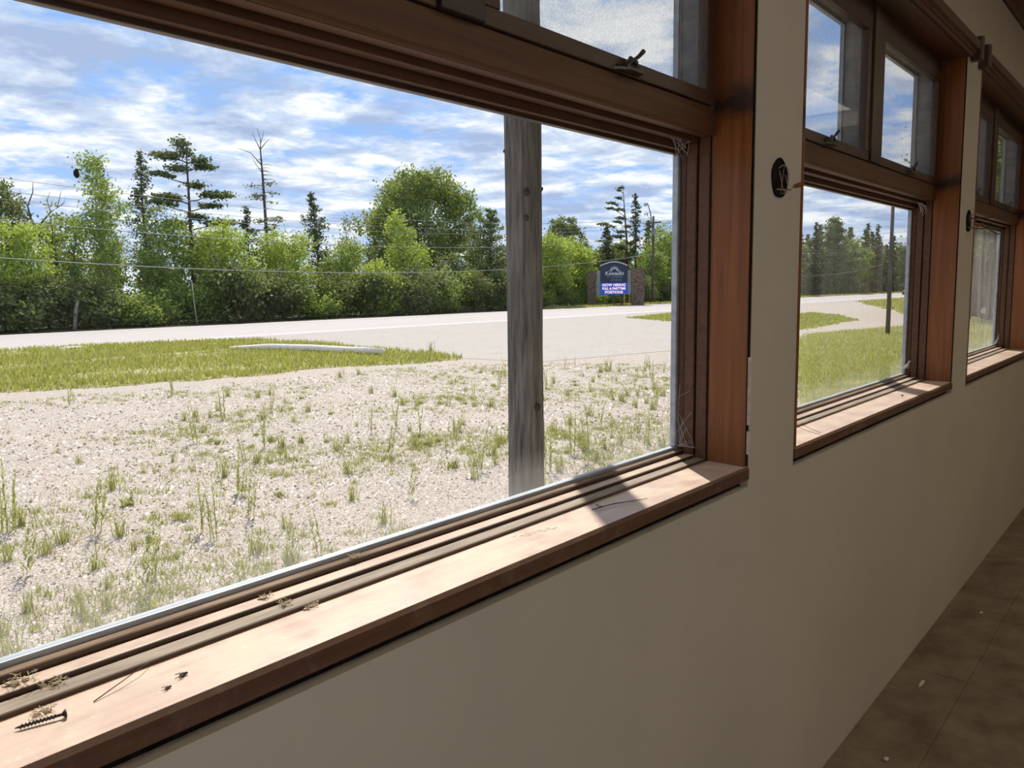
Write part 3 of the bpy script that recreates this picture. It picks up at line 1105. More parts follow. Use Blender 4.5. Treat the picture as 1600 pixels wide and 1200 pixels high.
def utility_pole(x, y, h, r, label, arm=True):
    w = empty('utility_pole', (x, y, GZ))
    tag(w, label, 'pole', 'utility poles along the highway' if arm else None)
    MB().tube([(x, y, GZ), (x, y, GZ + h * 0.5), (x, y, GZ + h)], [r, r * 0.86, r * 0.7], 10).build('shaft', M['pole_wood'], w, smooth=True)
    if arm:
        MB().box(x - 0.06, x + 0.06, y - 0.9, y + 0.9, GZ + h - 0.75, GZ + h - 0.6).build('crossarm', M['pole_wood'], w)
        for dy in (-0.8, -0.3, 0.3, 0.8):
            MB().tube([(x, y + dy, GZ + h - 0.6), (x, y + dy, GZ + h - 0.42)], [0.05, 0.03], 6).build('insulator', M['pale_stone'], w)
        MB().tube([(x - 0.35, y - 0.25, GZ + h - 2.0), (x - 0.35, y - 0.25, GZ + h - 1.3)], 0.24, 10).build('transformer', M['cable_grey'], w)
    return w


utility_pole(78.5, 45, 9.2, 0.17, 'utility pole with crossarm standing just right of the roadside sign')
utility_pole(-4.5, 45, 9.2, 0.17, 'utility pole beyond the left end of the view that carries the wires')
utility_pole(161, 45, 9.2, 0.17, 'utility pole far down the highway behind the dark thin pole')
utility_pole(34.1, 9.2, 5.5, 0.085, 'thin dark pole standing on the lawn in the middle window', False)


def wires():
    names = ['topmost', 'second highest', 'third highest', 'second lowest', 'lowest, thickest']
    for k, (zm, dy, r) in enumerate(((4.8, -0.8, 0.013), (4.33, 0.3, 0.013), (4.0, 0.8, 0.012), (2.9, 0.0, 0.018), (1.05, -0.2, 0.026))):
        for s, (xa, xb) in enumerate(((-4.5, 78.5), (78.5, 161.0))):
            x0 = (xa + xb) / 2
            pts = []
            for i in range(25):
                x = xa + (xb - xa) * i / 24
                pts.append((x, 45 + dy, Z(zm + 0.0013 * (x - x0) ** 2)))
            o = MB().tube(pts, r, 5).build('overhead_wire', M['cable_grey'], None, smooth=True)
            tag(o, '%s overhead wire %s' % (names[k], ('in front of the trees left of the sign', 'of the far stretch behind the middle window')[s]), 'wire', 'overhead wires along the highway')


wires()


# ------------------------------------------------------------------ trees
def leaf_quads(c, size, rs, flat=0.0):
    """rhombic leaves at points c (n,3); flat -> normals nearer to vertical"""
    n = len(c)
    a = rs.normal(0, 1, (n, 3))
    a[:, 2] *= (1 - flat)
    a /= np.linalg.norm(a, axis=1)[:, None] + 1e-9
    b = rs.normal(0, 1, (n, 3))
    b[:, 2] *= (1 - flat)
    b -= a * (a * b).sum(1)[:, None]
    b /= np.linalg.norm(b, axis=1)[:, None] + 1e-9
    s = size * (0.6 + 0.8 * rs.random(n))[:, None]
    v = np.stack([c - a * s * 0.5, c + b * s * 0.33 , c + a * s * 0.5, c - b * s * 0.33], 1)
    return v.reshape(-1, 3)


def crown_points(blobs, n, clump, rs, inner=0.55):
    """leaf positions in clumps over the shells of ellipsoids (x,y,z,rx,ry,rz)"""
    bl = np.array(blobs, float)
    wt = (bl[:, 3] * bl[:, 5])
    wt /= wt.sum()
    nc = max(20, n // 34)
    i = rs.choice(len(bl), nc, p=wt)
    d = rs.normal(0, 1, (nc, 3))
    d /= np.linalg.norm(d, axis=1)[:, None]
    q = (inner + (1 - inner) * rs.random(nc) ** 0.6)[:, None]
    cc = bl[i, :3] + d * bl[i, 3:] * q
    j = rs.integers(0, nc, n)
    return cc[j] + rs.normal(0, clump, (n, 3)) * np.array([1, 1, 0.75])


def finish(name, loc, trunk, tmat, leaves, lmat, label, cat='tree', group=None, rz=0.0):
    w = empty(name, loc, rz)
    tag(w, label, cat, group)
    if trunk is not None:
        trunk.build('trunk', M[tmat], w, smooth=True, world_coords=False)
    if leaves is not None:
        me = np_mesh('foliage', leaves, 4, len(leaves) // 4)
        tag(link('foliage', me, M[lmat], w, False), kind='stuff')
    return w


def limb(b, p0, p1, r0, r1, rn, sag=0.0, n=5, seg=4):
    p0, p1 = Vector(p0), Vector(p1)
    L = (p1 - p0).length
    pts, rr = [], []
    for i in range(seg + 1):
        t = i / seg
        p = p0.lerp(p1, t) + Vector((rn.uniform(-1, 1), rn.uniform(-1, 1), rn.uniform(-1, 1))) * L * 0.03 * (0 < i < seg)
        p.z -= sag * math.sin(t * math.pi)
        pts.append(p)
        rr.append(r0 + (r1 - r0) * t)
    b.tube(pts, rr, n)


def broadleaf(name, x, y, h, hw, label, lmat='leaf_mid', n=5200, size=0.2, low=0.25, shape='oval', tmat='bark', seed=0, group=None, clump=0.28):
    rs = np.random.default_rng(seed + 100)
    rn = random.Random(seed)
    blobs = []
    if shape == 'oval':
        cz, rz_ = h * (1 + low) / 2, h * (1 - low) / 2
        blobs.append((0, 0, cz, hw * 0.78, hw * 0.78, rz_ * 0.92))
        for i in range(9):
            a = rn.uniform(0, 6.28)
            t = rn.uniform(-0.7, 0.75)
            rr = hw * 0.55 * math.sqrt(1 - t * t)
            blobs.append((rr * math.cos(a), rr * math.sin(a), cz + rz_ * t * 0.85, hw * 0.42, hw * 0.42, rz_ * 0.26))
    elif shape == 'column':
        for i in range(10):
            t = i / 9
            z = h * (low + (1 - low) * t)
            r = hw * (0.95 - 0.68 * t ** 1.4) * rn.uniform(0.8, 1.1)
            blobs.append((rn.uniform(-0.25, 0.25) * hw, rn.uniform(-0.25, 0.25) * hw, z - h * 0.04, r, r, h * 0.095))
    elif shape == 'dome':
        cz = h * 0.60
        blobs.append((0, 0, cz, hw * 0.80, hw * 0.80, h * 0.34))
        for i in range(22):
            a = rn.uniform(0, 6.28)
            t = rn.uniform(-0.75, 0.95)
            rr = hw * 0.74 * math.sqrt(max(0.02, 1 - t * t))
            s = hw * rn.uniform(0.22, 0.34)
            blobs.append((rr * math.cos(a), rr * math.sin(a), cz + h * 0.32 * t, s, s, s * 0.8))
    elif shape == 'bush':
        blobs.append((0, 0, h * 0.42, hw * 0.85, hw * 0.85, h * 0.46))
        for i in range(10):
            a = rn.uniform(0, 6.28)
            rr = hw * rn.uniform(0.3, 0.7)
            s = hw * rn.uniform(0.28, 0.42)
            blobs.append((rr * math.cos(a), rr * math.sin(a), h * rn.uniform(0.2, 0.78), s, s, s * 0.9))
    pts = crown_points(blobs, n, clump, rs)
    pts = pts[pts[:, 2] > 0.03]
    lv = leaf_quads(pts, size, rs)
    b = MB()
    r = 0.012 * h + 0.04
    limb(b, (0, 0, -0.05), (rn.uniform(-.2, .2), rn.uniform(-.2, .2), h * 0.55), r, r * 0.55, rn, 0, 7)
    limb(b, (0, 0, h * 0.5), (rn.uniform(-.3, .3), rn.uniform(-.3, .3), h * 0.9), r * 0.55, 0.015, rn, 0, 6)
    for i in range(9):
        z = h * rn.uniform(0.25, 0.7)
        a = rn.uniform(0, 6.28)
        L = hw * rn.uniform(0.5, 0.85)
        limb(b, (0, 0, z), (L * math.cos(a), L * math.sin(a), z + L * 0.6), r * 0.35, 0.012, rn, 0, 5)
    return finish(name, (x, y, GZ - 0.02), b, tmat, lv, lmat, label, group=group)


def conifer(name, x, y, h, hw, label, lmat='needle_dark', kind='spruce', n=4200, seed=0, low=0.06, size=0.2, lean=0.0, group=None):
    rs = np.random.default_rng(seed + 300)
    rn = random.Random(seed)
    b = MB()
    r = 0.010 * h + 0.03
    b.tube([(0, 0, -0.05), (lean * 0.4, 0, h * 0.5), (lean, 0, h)], [r, r * 0.6, 0.012], 7)
    P = []
    nb = int(h * 7)
    for i in range(nb):
        t = low + (1 - low) * (i + rn.random()) / nb
        z = h * t
        ax = lean * t
        if kind == 'spruce':
            L = hw * (1 - t) ** 0.75 * rn.uniform(0.65, 1.1) + 0.12
            drop, up = 0.25, 0.0
        else:                               # cedar: dense column, upswept
            L = hw * min(1.0, 2.2 * (1 - t) + 0.12) * rn.uniform(0.45, 1.0)
            drop, up = -0.35, 0.0
        a = rn.uniform(0, 6.28)
        e = (ax + L * math.cos(a), L * math.sin(a), z - drop * L)
        limb(b, (ax, 0, z), e, 0.02 + 0.008 * L, 0.006, rn, 0, 4, 2)
        m = max(3, int(n / nb * (0.4 + L / hw)))
        s = rs.random(m) ** 0.7
        sp = 0.10 + 0.10 * L
        q = np.array([ax, 0, z]) + s[:, None] * (np.array(e) - np.array([ax, 0, z])) + rs.normal(0, 1, (m, 3)) * np.array([sp, sp, sp * 0.5])
        P.append(q)
    pts = np.vstack(P)
    lv = leaf_quads(pts, size, rs, 0.45 if kind == 'spruce' else 0.0)
    return finish(name, (x, y, GZ - 0.02), b, 'bark', lv, lmat, label, group=group)


def plate_pine(name, x, y, h, label, plates, lmat, seed, size=0.2, n_per=300, trunk_bend=0.0, group=None):
    """pine with separate flat foliage plates: (height, reach along x, reach along y, radius, thickness)"""
    rs = np.random.default_rng(seed + 500)
    rn = random.Random(seed)
    b = MB()
    r = 0.010 * h + 0.05
    b.tube([(0, 0, -0.05), (trunk_bend * 0.3, 0, h * 0.55), (trunk_bend, 0, h)], [r, r * 0.65, 0.02], 8)
    P = []
    for (z, rx, ry, rad, th) in plates:
        tx = trunk_bend * (z / h) ** 1.5
        e = (tx + rx, ry, z + 0.12 * math.hypot(rx, ry))
        limb(b, (tx, 0, z - 0.15 * math.hypot(rx, ry)), e, 0.05, 0.012, rn, 0, 5, 4)
        m = int(n_per * 1.25 * (rad / 0.7) ** 1.3)
        d = rs.normal(0, 0.55, (m, 3)) * np.array([rad * 1.1, rad * 0.9, th * 0.75])
        P.append(np.array(e) + d)
        if math.hypot(rx, ry) > 1.0:
            t = 0.45 + 0.5 * rs.random(m // 2)
            q = np.array([tx, 0, z]) + t[:, None] * (np.array(e) - np.array([tx, 0, z])) + rs.normal(0, 0.45, (m // 2, 3)) * np.array([rad * 0.5, rad * 0.5, th])
            P.append(q)
    lv = leaf_quads(np.vstack(P), size, rs, 0.4)
    return finish(name, (x, y, GZ - 0.02), b, 'bark', lv, lmat, label, group=group)


def bare_tree(name, x, y, label, limbs, tmat='dead_wood', leaves=None, lmat='needle_dark', seed=0, size=0.16):
    """limbs: list of (points, r0, r1)"""
    rn = random.Random(seed)
    rs = np.random.default_rng(seed)
    b = MB()
    for pts, r0, r1 in limbs:
        rr = [r0 + (r1 - r0) * i / (len(pts) - 1) for i in range(len(pts))]
        b.tube(pts, rr, 6)
    lv = None
    if leaves is not None:
        P = [np.array(c) + rs.normal(0, 0.5, (m, 3)) * np.array(s) for c, s, m in leaves]
        lv = leaf_quads(np.vstack(P), size, rs, 0.4)
    return finish(name, (x, y, GZ - 0.02), b, tmat, lv, lmat, label)


def forest():
    B = broadleaf
    # --- left part of the near window
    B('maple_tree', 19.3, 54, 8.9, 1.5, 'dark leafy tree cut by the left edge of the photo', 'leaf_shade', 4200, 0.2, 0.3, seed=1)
    B('aspen_tree', 17.6, 48.3, 6.2, 2.2, 'bright yellow-green aspen at the far left of the tree line', 'leaf_bright', 7000, 0.17, 0.02, seed=2)
    B('aspen_tree', 14.6, 49.5, 5.6, 2.0, 'yellow-green aspen just outside the left edge of the photo', 'leaf_bright', 4200, 0.18, 0.02, seed=3)
    B('young_aspen', 20.8, 51, 7.0, 0.55, 'slender young aspen right of the bare dead tree', 'leaf_mid', 1000, 0.16, 0.45, 'column', seed=4)
    B('young_aspen', 21.3, 50, 6.0, 0.65, 'shorter young aspen left of the tallest aspen', 'leaf_mid', 1300, 0.16, 0.2, 'column', seed=5)
    B('tall_aspen', 23.0, 50, 9.2, 2.2, 'tall narrow bright aspen left of the dark cedar', 'leaf_mid', 11500, 0.17, 0.02, 'column', 'birch_bark', seed=6)
    conifer('spruce_tree', 26.4, 57, 10.9, 1.3, 'thin dark spruce tip peeping out behind the tall aspen', seed=7, n=2600)
    conifer('cedar_tree', 28.2, 55, 11.2, 1.25, 'dark see-through cedar between tall aspen and layered pine', 'needle_dark', 'cedar', 2800, 8, 0.3, 0.17)
    plate_pine('white_pine', 30.4, 53, 12.0, 'tall layered white pine with flat dark foliage plates', [
        (11.7, -0.4, 0, 0.5, 0.5), (11.2, 0.0, 0.2, 0.5, 0.4), (10.7, -1.4, 0.3, 0.7, 0.3), (10.6, 0.9, -0.2, 0.6, 0.35), (9.9, -0.9, -0.4, 0.6, 0.25), (10.2, 1.5, 0.2, 0.6, 0.2), (9.4, -2.0, 0.2, 0.6, 0.16), (9.0, 0.7, 0.3, 0.6, 0.25),
        (8.3, 2.2, -0.1, 0.85, 0.28), (8.0, -1.5, 0.2, 0.85, 0.25), (7.6, 2.0, 0.4, 0.6, 0.2), (7.5, -2.2, -0.2, 0.6, 0.18), (6.9, 0.9, 0.6, 0.6, 0.25), (6.4, 2.6, 0.1, 0.9, 0.2), (6.2, -1.4, -0.5, 0.9, 0.28), (5.6, 2.2, 0.3, 0.7, 0.22), (5.0, 1.6, -0.2, 0.8, 0.25)],
        'needle_pine', 9, 0.2, 330)
    B('birch_tree', 26.7, 50, 7.4, 1.9, 'leafy birch below and left of the layered pine', 'leaf_mid', 7000, 0.17, 0.03, tmat='birch_bark', seed=10)
    B('birch_tree', 29.8, 48.8, 6.9, 2.5, 'wide bright birch in front of the layered pine', 'leaf_bright', 8500, 0.17, 0.02, tmat='birch_bark', seed=11)
    # dead bare tree at the left
    def Y(*p):
        return [Vector(q) for q in p]
    bare_tree('dead_tree', 21.2, 53, 'bare dead grey tree with forked crooked branches', [
        (Y((0, 0, 0), (-0.1, 0, 3.4), (-0.25, 0, 4.6), (-0.35, 0.1, 5.4), (-0.8, 0, 6.2)), 0.14, 0.07),
        (Y((-0.8, 0, 6.2), (-1.3, 0, 6.4), (-1.9, 0, 7.0)), 0.06, 0.015), (Y((-0.8, 0, 6.2), (-0.9, 0.1, 7.0), (-0.6, 0, 7.8), (-0.55, 0, 8.4)), 0.06, 0.012),
        (Y((-0.9, 0.1, 7.0), (-1.2, 0, 7.4), (-1.3, 0, 7.9)), 0.03, 0.01), (Y((-0.35, 0.1, 5.9), (0.3, 0, 6.7), (0.7, 0, 7.0), (1.0, 0, 8.0)), 0.06, 0.012),
        (Y((0.3, 0, 6.7), (0.2, 0.1, 7.4), (0.35, 0, 7.9)), 0.03, 0.01), (Y((0.7, 0, 7.0), (1.1, 0, 7.3), (1.2, 0, 7.7)), 0.03, 0.01),
        (Y((-0.25, 0, 4.6), (0.4, 0, 4.9), (0.9, 0, 4.7)), 0.05, 0.012), (Y((-0.1, 0, 3.4), (0.6, 0, 4.0), (0.8, 0, 5.0)), 0.05, 0.012), (Y((-1.3, 0, 6.4), (-1.7, 0, 6.1), (-2.1, 0, 6.3)), 0.03, 0.01)], seed=12)
    # half-dead spruce
    L = [(Y((0, 0, 0), (-0.05, 0, 6), (-0.15, 0, 10), (-0.25, 0, 12.2)), 0.15, 0.05),
         (Y((-0.25, 0, 12.2), (-0.6, 0, 12.8), (-0.9, 0, 13.4)), 0.04, 0.01), (Y((-0.25, 0, 12.2), (-0.2, 0, 13.0), (-0.45, 0, 13.7)), 0.04, 0.01), (Y((-0.2, 0, 12.3), (0.25, 0, 12.8), (0.55, 0, 13.1)), 0.04, 0.01),
         (Y((-0.2, 0, 12.7), (0.0, 0, 13.2), (0.1, 0, 13.6)), 0.025, 0.008), (Y((-0.2, 0, 11.1), (-1.1, 0, 11.9), (-2.1, 0, 12.1)), 0.04, 0.01), (Y((-0.2, 0, 10.6), (-0.6, 0, 11.0), (-1.0, 0, 11.6)), 0.03, 0.008)]
    lv = []
    rn = random.Random(13)
    for i in range(46):
        z = 4.2 + 7.3 * rn.random()
        s = rn.choice((-1, 1))
        ln = rn.uniform(0.5, 1.25) * (1.25 - 0.05 * (z - 4))
        a = rn.uniform(-0.7, 0.7)
        e = (s * ln * math.cos(a) - 0.1, ln * math.sin(a), z - 0.05)
        L.append((Y((-0.1, 0, z), (e[0] * 0.55, e[1] * 0.55, z + 0.06), e), 0.025, 0.006))
        if z < 9.9 and rn.random() < 0.72:
            lv.append(((e[0] * 0.75, e[1] * 0.75, z), (0.55, 0.5, 0.13), 42))
    bare_tree('half_dead_spruce', 37.1, 54, 'tall half-dead spruce with a bare forked top', L, 'bark', lv, 'needle_pine', 13, 0.17)
    conifer('spruce_tree', 34.8, 53, 7.9, 1.2, 'small dark spruce left of the half-dead spruce', seed=14, n=2600)
    conifer('cedar_tree', 41.9, 54, 9.4, 1.6, 'leaning dark cedar between half-dead spruce and big round maple', 'needle_dark', 'cedar', 3200, 15, 0.3, 0.18, -0.6)
    B('young_aspen', 44.8, 54, 7.8, 0.5, 'wispy young tree right of the leaning cedar', 'leaf_shade', 700, 0.17, 0.6, 'column', seed=16)
    B('birch_tree', 35.6, 50, 6.4, 2.6, 'bright leafy birch under the half-dead spruce', 'leaf_bright', 8200, 0.18, 0.02, tmat='birch_bark', seed=17)
    B('birch_tree', 41.6, 51, 6.0, 2.2, 'light green birch under the leaning cedar', 'leaf_mid', 6500, 0.18, 0.02, tmat='birch_bark', seed=18)
    B('round_bush', 41.8, 47.6, 4.6, 2.5, 'round bright bush at the road left of the big maple', 'leaf_bright', 7000, 0.18, 0.02, 'bush', seed=19)
    B('round_bush', 48.0, 47.6, 3.6, 3.0, 'broad low bush at the road below the big maple', 'leaf_mid', 7000, 0.18, 0.02, 'bush', seed=20)
    B('young_maple', 47.4, 50, 8.0, 2.9, 'bright pointed young maple in front of the big round maple', 'leaf_bright', 9500, 0.2, 0.05, 'column', seed=21)
    B('big_maple', 58.5, 60, 13.6, 6.1, 'big round-crowned dark green maple towering above the tree line', 'leaf_maple', 30000, 0.27, 0.1, 'dome', seed=22, clump=0.36)
    B('young_maple', 65.3, 58, 10.6, 1.3, 'thin tree at the right flank of the big maple', 'leaf_mid', 1800, 0.22, 0.4, 'column', seed=23)
    conifer('cedar_tree', 57.9, 50, 8.9, 2.9, 'broad grey-green cedar directly left of the log post', 'needle_cedar', 'cedar', 9500, 24, 0.02, 0.2)
    B('birch_tree', 52.6, 49.6, 5.2, 1.8, 'low leafy tree between big maple and the cedar by the post', 'leaf_shade', 5200, 0.19, 0.02, seed=25)
    # --- right of the post
    B('young_maple', 64.6, 48.6, 7.2, 3.1, 'bright green maple directly right of the log post', 'leaf_bright', 9500, 0.23, 0.14, seed=26)
    B('young_maple', 70.6, 50, 7.2, 2.9, 'bright green maple behind the left stone pillar of the sign', 'leaf_bright', 8000, 0.23, 0.1, seed=27)
    B('maple_tree', 97.0, 70, 12.6, 3.4, 'distant rounded dark maple above the bright maples', 'leaf_shade', 6500, 0.32, 0.2, 'dome', seed=28)
    B('maple_tree', 88, 62, 9.0, 3.4, 'dark leafy tree behind the sign, left of the dark spruce', 'leaf_shade', 5000, 0.28, 0.05, seed=29)
    conifer('spruce_tree', 80.3, 52, 8.6, 1.9, 'dense dark spruce standing directly behind the sign', seed=30, n=4600, size=0.24)
    pl = [(13.5, -0.5, 0, 0.35, 0.2), (13.1, -1.0, 0, 0.3, 0.15), (12.2, -1.2, 0, 0.35, 0.12), (11.3, -2.9, 0, 0.5, 0.12), (10.7, -2.9, 0.2, 0.45, 0.12), (10.9, -0.9, 0, 0.5, 0.15), (9.9, -0.9, 0, 0.6, 0.16), (8.6, -4.6, 0.2, 0.7, 0.15), (9.3, -2.0, 0, 0.5, 0.12), (9.0, 0.6, 0, 0.5, 0.2),
          (8.3, -1.0, 0, 0.7, 0.2), (7.6, -1.9, 0.1, 0.7, 0.2), (7.0, 1.0, 0, 0.7, 0.2), (6.6, -5.0, 0.2, 0.5, 0.1), (6.4, -1.5, 0, 0.9, 0.3), (5.6, 0.8, 0, 0.9, 0.3), (5.0, -1.4, 0, 1.0, 0.35)]
    plate_pine('windswept_pine', 88.2, 54, 13.9, 'windswept pine with long branches all reaching left', pl, 'needle_dark', 31, 0.22, 190, -1.3)
    conifer('spruce_tree', 89.9, 54, 13.1, 1.7, 'narrow pointed spruce right of the windswept pine', seed=32, n=4200, size=0.23)
    bare_tree('dead_snag', 95.0, 55, 'thin dead snag with a hooked top right of the pointed spruce', [
        (Y((0.6, 0, 0), (0.8, 0, 6), (0.7, 0, 9), (0.2, 0, 11.2), (-0.6, 0, 12.4), (-1.2, 0, 12.3)), 0.13, 0.03), (Y((0.75, 0, 8.2), (-0.8, 0, 9.6), (-2.2, 0, 9.9)), 0.06, 0.02),
        (Y((0.4, 0, 10.4), (-0.3, 0, 10.6), (-1.0, 0, 11.3)), 0.04, 0.015)], 'dead_wood', [((-2.0, 0, 9.9), (0.5, 0.4, 0.25), 30), ((-0.9, 0, 12.2), (0.5, 0.3, 0.3), 40), ((-0.9, 0, 11.0), (0.4, 0.3, 0.3), 20)], 'needle_dark', 33, 0.2)
    B('aspen_tree', 92.6, 52, 10.0, 2.9, 'airy light green aspen between utility pole and window frame', 'leaf_mid', 6200, 0.25, 0.05, tmat='birch_bark', seed=34, clump=0.4)
    B('aspen_tree', 86.5, 50, 6.2, 2.4, 'lower light aspen behind the right stone pillar of the sign', 'leaf_mid', 5000, 0.25, 0.02, tmat='birch_bark', seed=35)
    B('aspen_tree', 101, 52, 10.5, 3.0, 'airy aspen behind the right frame of the near window', 'leaf_mid', 5000, 0.26, 0.05, tmat='birch_bark', seed=36, clump=0.4)
    # leaning birch trunk at the left
    bare_tree('leaning_birch', 19.6, 46.4, 'pale leaning birch trunk in the shade at the left', [(Y((0, 0, 0), (0.15, 0, 1.1), (0.38, 0, 2.0)), 0.11, 0.08)], 'birch_bark', seed=37)
    bare_tree('leaning_birch', 26.6, 46.4, 'thin pale birch stem below the layered pine', [(Y((0.1, 0, 0), (0.0, 0, 1.1), (-0.1, 0, 2.6)), 0.05, 0.03)], 'birch_bark', seed=38)

    # undergrowth: shared shrub meshes in a row behind the verge
    rn = random.Random(5)
    protos = []
    for k, (mt, hh, hw) in enumerate((('leaf_shade', 3.2, 2.0), ('leaf_mid', 2.6, 1.9), ('leaf_shade', 4.2, 2.2))):
        protos.append(broadleaf('forest_shrub', -40 - 4 * k, 120, hh, hw, 'dark leafy shrub filling the forest edge along the highway', mt, 4200, 0.2, 0.0, 'bush', seed=60 + k, group='shrubs along the forest edge'))
    x = 8.0
    used = [False] * 3
    while x < 128:
        k = rn.randrange(3)
        o = protos[k] if not used[k] else copy_tree(protos[k])
        used[k] = True
        o.location = (x, rn.uniform(46.2, 48.2) if x < 60 else rn.uniform(48.0, 50.5), GZ - 0.02)
        s = rn.uniform(0.8, 1.15)
        o.scale = (s, s, s * rn.uniform(0.8, 1.1))
        o.rotation_euler = (0, 0, rn.uniform(0, 6.28))
        x += rn.uniform(1.5, 2.4) * (1 + x / 150)
    # dense back rows: mixed tall trees that close the forest behind the front row
    protos = []
    for k in range(2):
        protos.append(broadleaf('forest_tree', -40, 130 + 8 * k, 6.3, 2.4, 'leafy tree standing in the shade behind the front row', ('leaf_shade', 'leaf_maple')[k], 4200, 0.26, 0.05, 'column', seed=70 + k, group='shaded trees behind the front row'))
    used = [False] * 2
    x = 14.0
    while x < 118:
        k = rn.randrange(2)
        o = protos[k] if not used[k] else copy_tree(protos[k])
        used[k] = True
        o.location = (x, rn.uniform(57, 62), GZ - 0.02)
        s = rn.uniform(0.8, 1.05) * (1.3 if x > 78 else 1.0)
        o.scale = (s, s, s)
        o.rotation_euler = (0, 0, rn.uniform(0, 6.28))
        x += rn.uniform(2.6, 3.8)

    # --- seen through the middle window: conifer forest far down the highway
    for nm, x, y, h, hw, lab, sd in (('spruce_tree', 128.3, 49, 12.6, 2.6, 'dark spruce at the left side of the middle window', 40), ('spruce_tree', 144.0, 51, 12.2, 1.4, 'slim spruce with a knobby tip in the middle window', 41),
                                     ('spruce_tree', 176, 52, 13.7, 1.7, 'pointed spruce left of the thin dark pole', 43), ('spruce_tree', 183, 52, 13.9, 2.0, 'spruce at the right side of the middle window', 44)):
        conifer(nm, x, y, h, hw, lab, seed=sd, n=3000, size=0.34)
    plate_pine('white_pine', 153.5, 51, 13.4, 'broad feathery pine in the centre of the middle window', [(13.0, -0.8, 0, 0.9, 0.6), (12.4, 0.9, 0, 1.0, 0.6), (11.6, -1.6, 0, 1.2, 0.7), (11.2, 1.8, 0, 1.2, 0.7), (10.0, -2.2, 0, 1.4, 0.8), (9.8, 2.2, 0, 1.4, 0.8), (8.2, 0, -.5, 1.8, 0.9), (6.6, -2, 0, 1.8, 1.0), (6.4, 2.2, 0, 1.8, 1.0), (4.5, 0, 0, 2.2, 1.0)], 'needle_cedar', 42, 0.34, 240)
    B('maple_tree', 162, 50, 11.0, 3.6, 'yellow-green leafy tree right of the feathery pine', 'leaf_mid', 4500, 0.36, 0.05, seed=45)
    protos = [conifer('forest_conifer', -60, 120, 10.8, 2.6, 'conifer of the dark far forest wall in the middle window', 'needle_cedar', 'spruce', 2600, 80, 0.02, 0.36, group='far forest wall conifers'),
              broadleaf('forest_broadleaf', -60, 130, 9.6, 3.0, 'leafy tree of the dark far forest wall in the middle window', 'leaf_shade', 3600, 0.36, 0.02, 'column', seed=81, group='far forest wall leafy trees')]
    used = [False] * 2
    for row, (yy, step) in enumerate(((53, 3.4), (60, 3.6))):
        x = 104.0
        while x < 262:
            k = rn.randrange(2)
            o = protos[k] if not used[k] else copy_tree(protos[k])
            used[k] = True
            o.location = (x, yy + rn.uniform(-1.5, 1.5), GZ - 0.02)
            s = rn.uniform(0.9, 1.2)
            o.scale = (s, s, s)
            o.rotation_euler = (0, 0, rn.uniform(0, 6.28))
            x += rn.uniform(0.8, 1.2) * step
    B('round_bush', 118.5, 46.5, 3.6, 1.9, 'single bright bush at the roadside in the middle window', 'leaf_bright', 1800, 0.3, 0.0, 'bush', seed=46)

    # --- seen through the far window: grove of trunks at the end of the lawn
    pg = plate_pine('grove_pine', -70, 120, 9.5, 'tall bare-stemmed pine of the grove in the far window', [(9.2, 0, 0, 1.2, 0.7), (8.4, -1.2, 0.4, 1.1, 0.5), (8.0, 1.2, -0.4, 1.1, 0.5), (7.0, 0.8, 0.9, 1.2, 0.5), (6.6, -1.0, -0.8, 1.2, 0.5), (5.6, 1.3, 0.1, 1.1, 0.4), (5.0, -1.2, 0.5, 1.1, 0.4), (4.2, 0.5, -1.0, 1.0, 0.35), (3.6, 0.8, 0.8, 0.9, 0.3)], 'leaf_mid', 90, 0.2, 300, 0.0, 'pines of the grove')
    first = True
    for i in range(15):
        o = pg if first else copy_tree(pg)
        first = False
        t = i / 14
        o.location = (47.5 + 16 * rn.random(), 6.7 + 3.2 * t + rn.uniform(-0.2, 0.2), GZ - 0.02)
        s = rn.uniform(0.85, 1.15)
        o.scale = (s, s, s)
        o.rotation_euler = (0, 0, rn.uniform(0, 6.28))
    gs = broadleaf('grove_shrub', -70, 140, 4.4, 2.4, 'leafy undergrowth behind the grove in the far window', 'leaf_shade', 4200, 0.24, 0.0, 'bush', seed=91, group='undergrowth behind the grove')
    for i in range(7):
        o = gs if i == 0 else copy_tree(gs)
        o.location = (67 + rn.uniform(0, 5), 6.5 + 1.3 * i, GZ - 0.02)
        s = rn.uniform(0.9, 1.3)
        o.scale = (s, s, s * 1.25)
        o.rotation_euler = (0, 0, rn.uniform(0, 6.28))


forest()


# ------------------------------------------------------------------ roadside sign
def text_mesh(txt, size, bold=0.0, shear=0.0):
    cu = bpy.data.curves.new('lettering', 'FONT')
    cu.body = txt
    cu.size = size
    cu.align_x = 'CENTER'
    cu.align_y = 'CENTER'
    cu.extrude = 0.01
    cu.offset = bold
    cu.shear = shear
    cu.resolution_u = 3
    t = bpy.data.objects.new('lettering', cu)
    COL.objects.link(t)
    bpy.context.view_layer.update()
    me = bpy.data.meshes.new_from_object(t.evaluated_get(bpy.context.evaluated_depsgraph_get()))
    bpy.data.objects.remove(t)
    return me


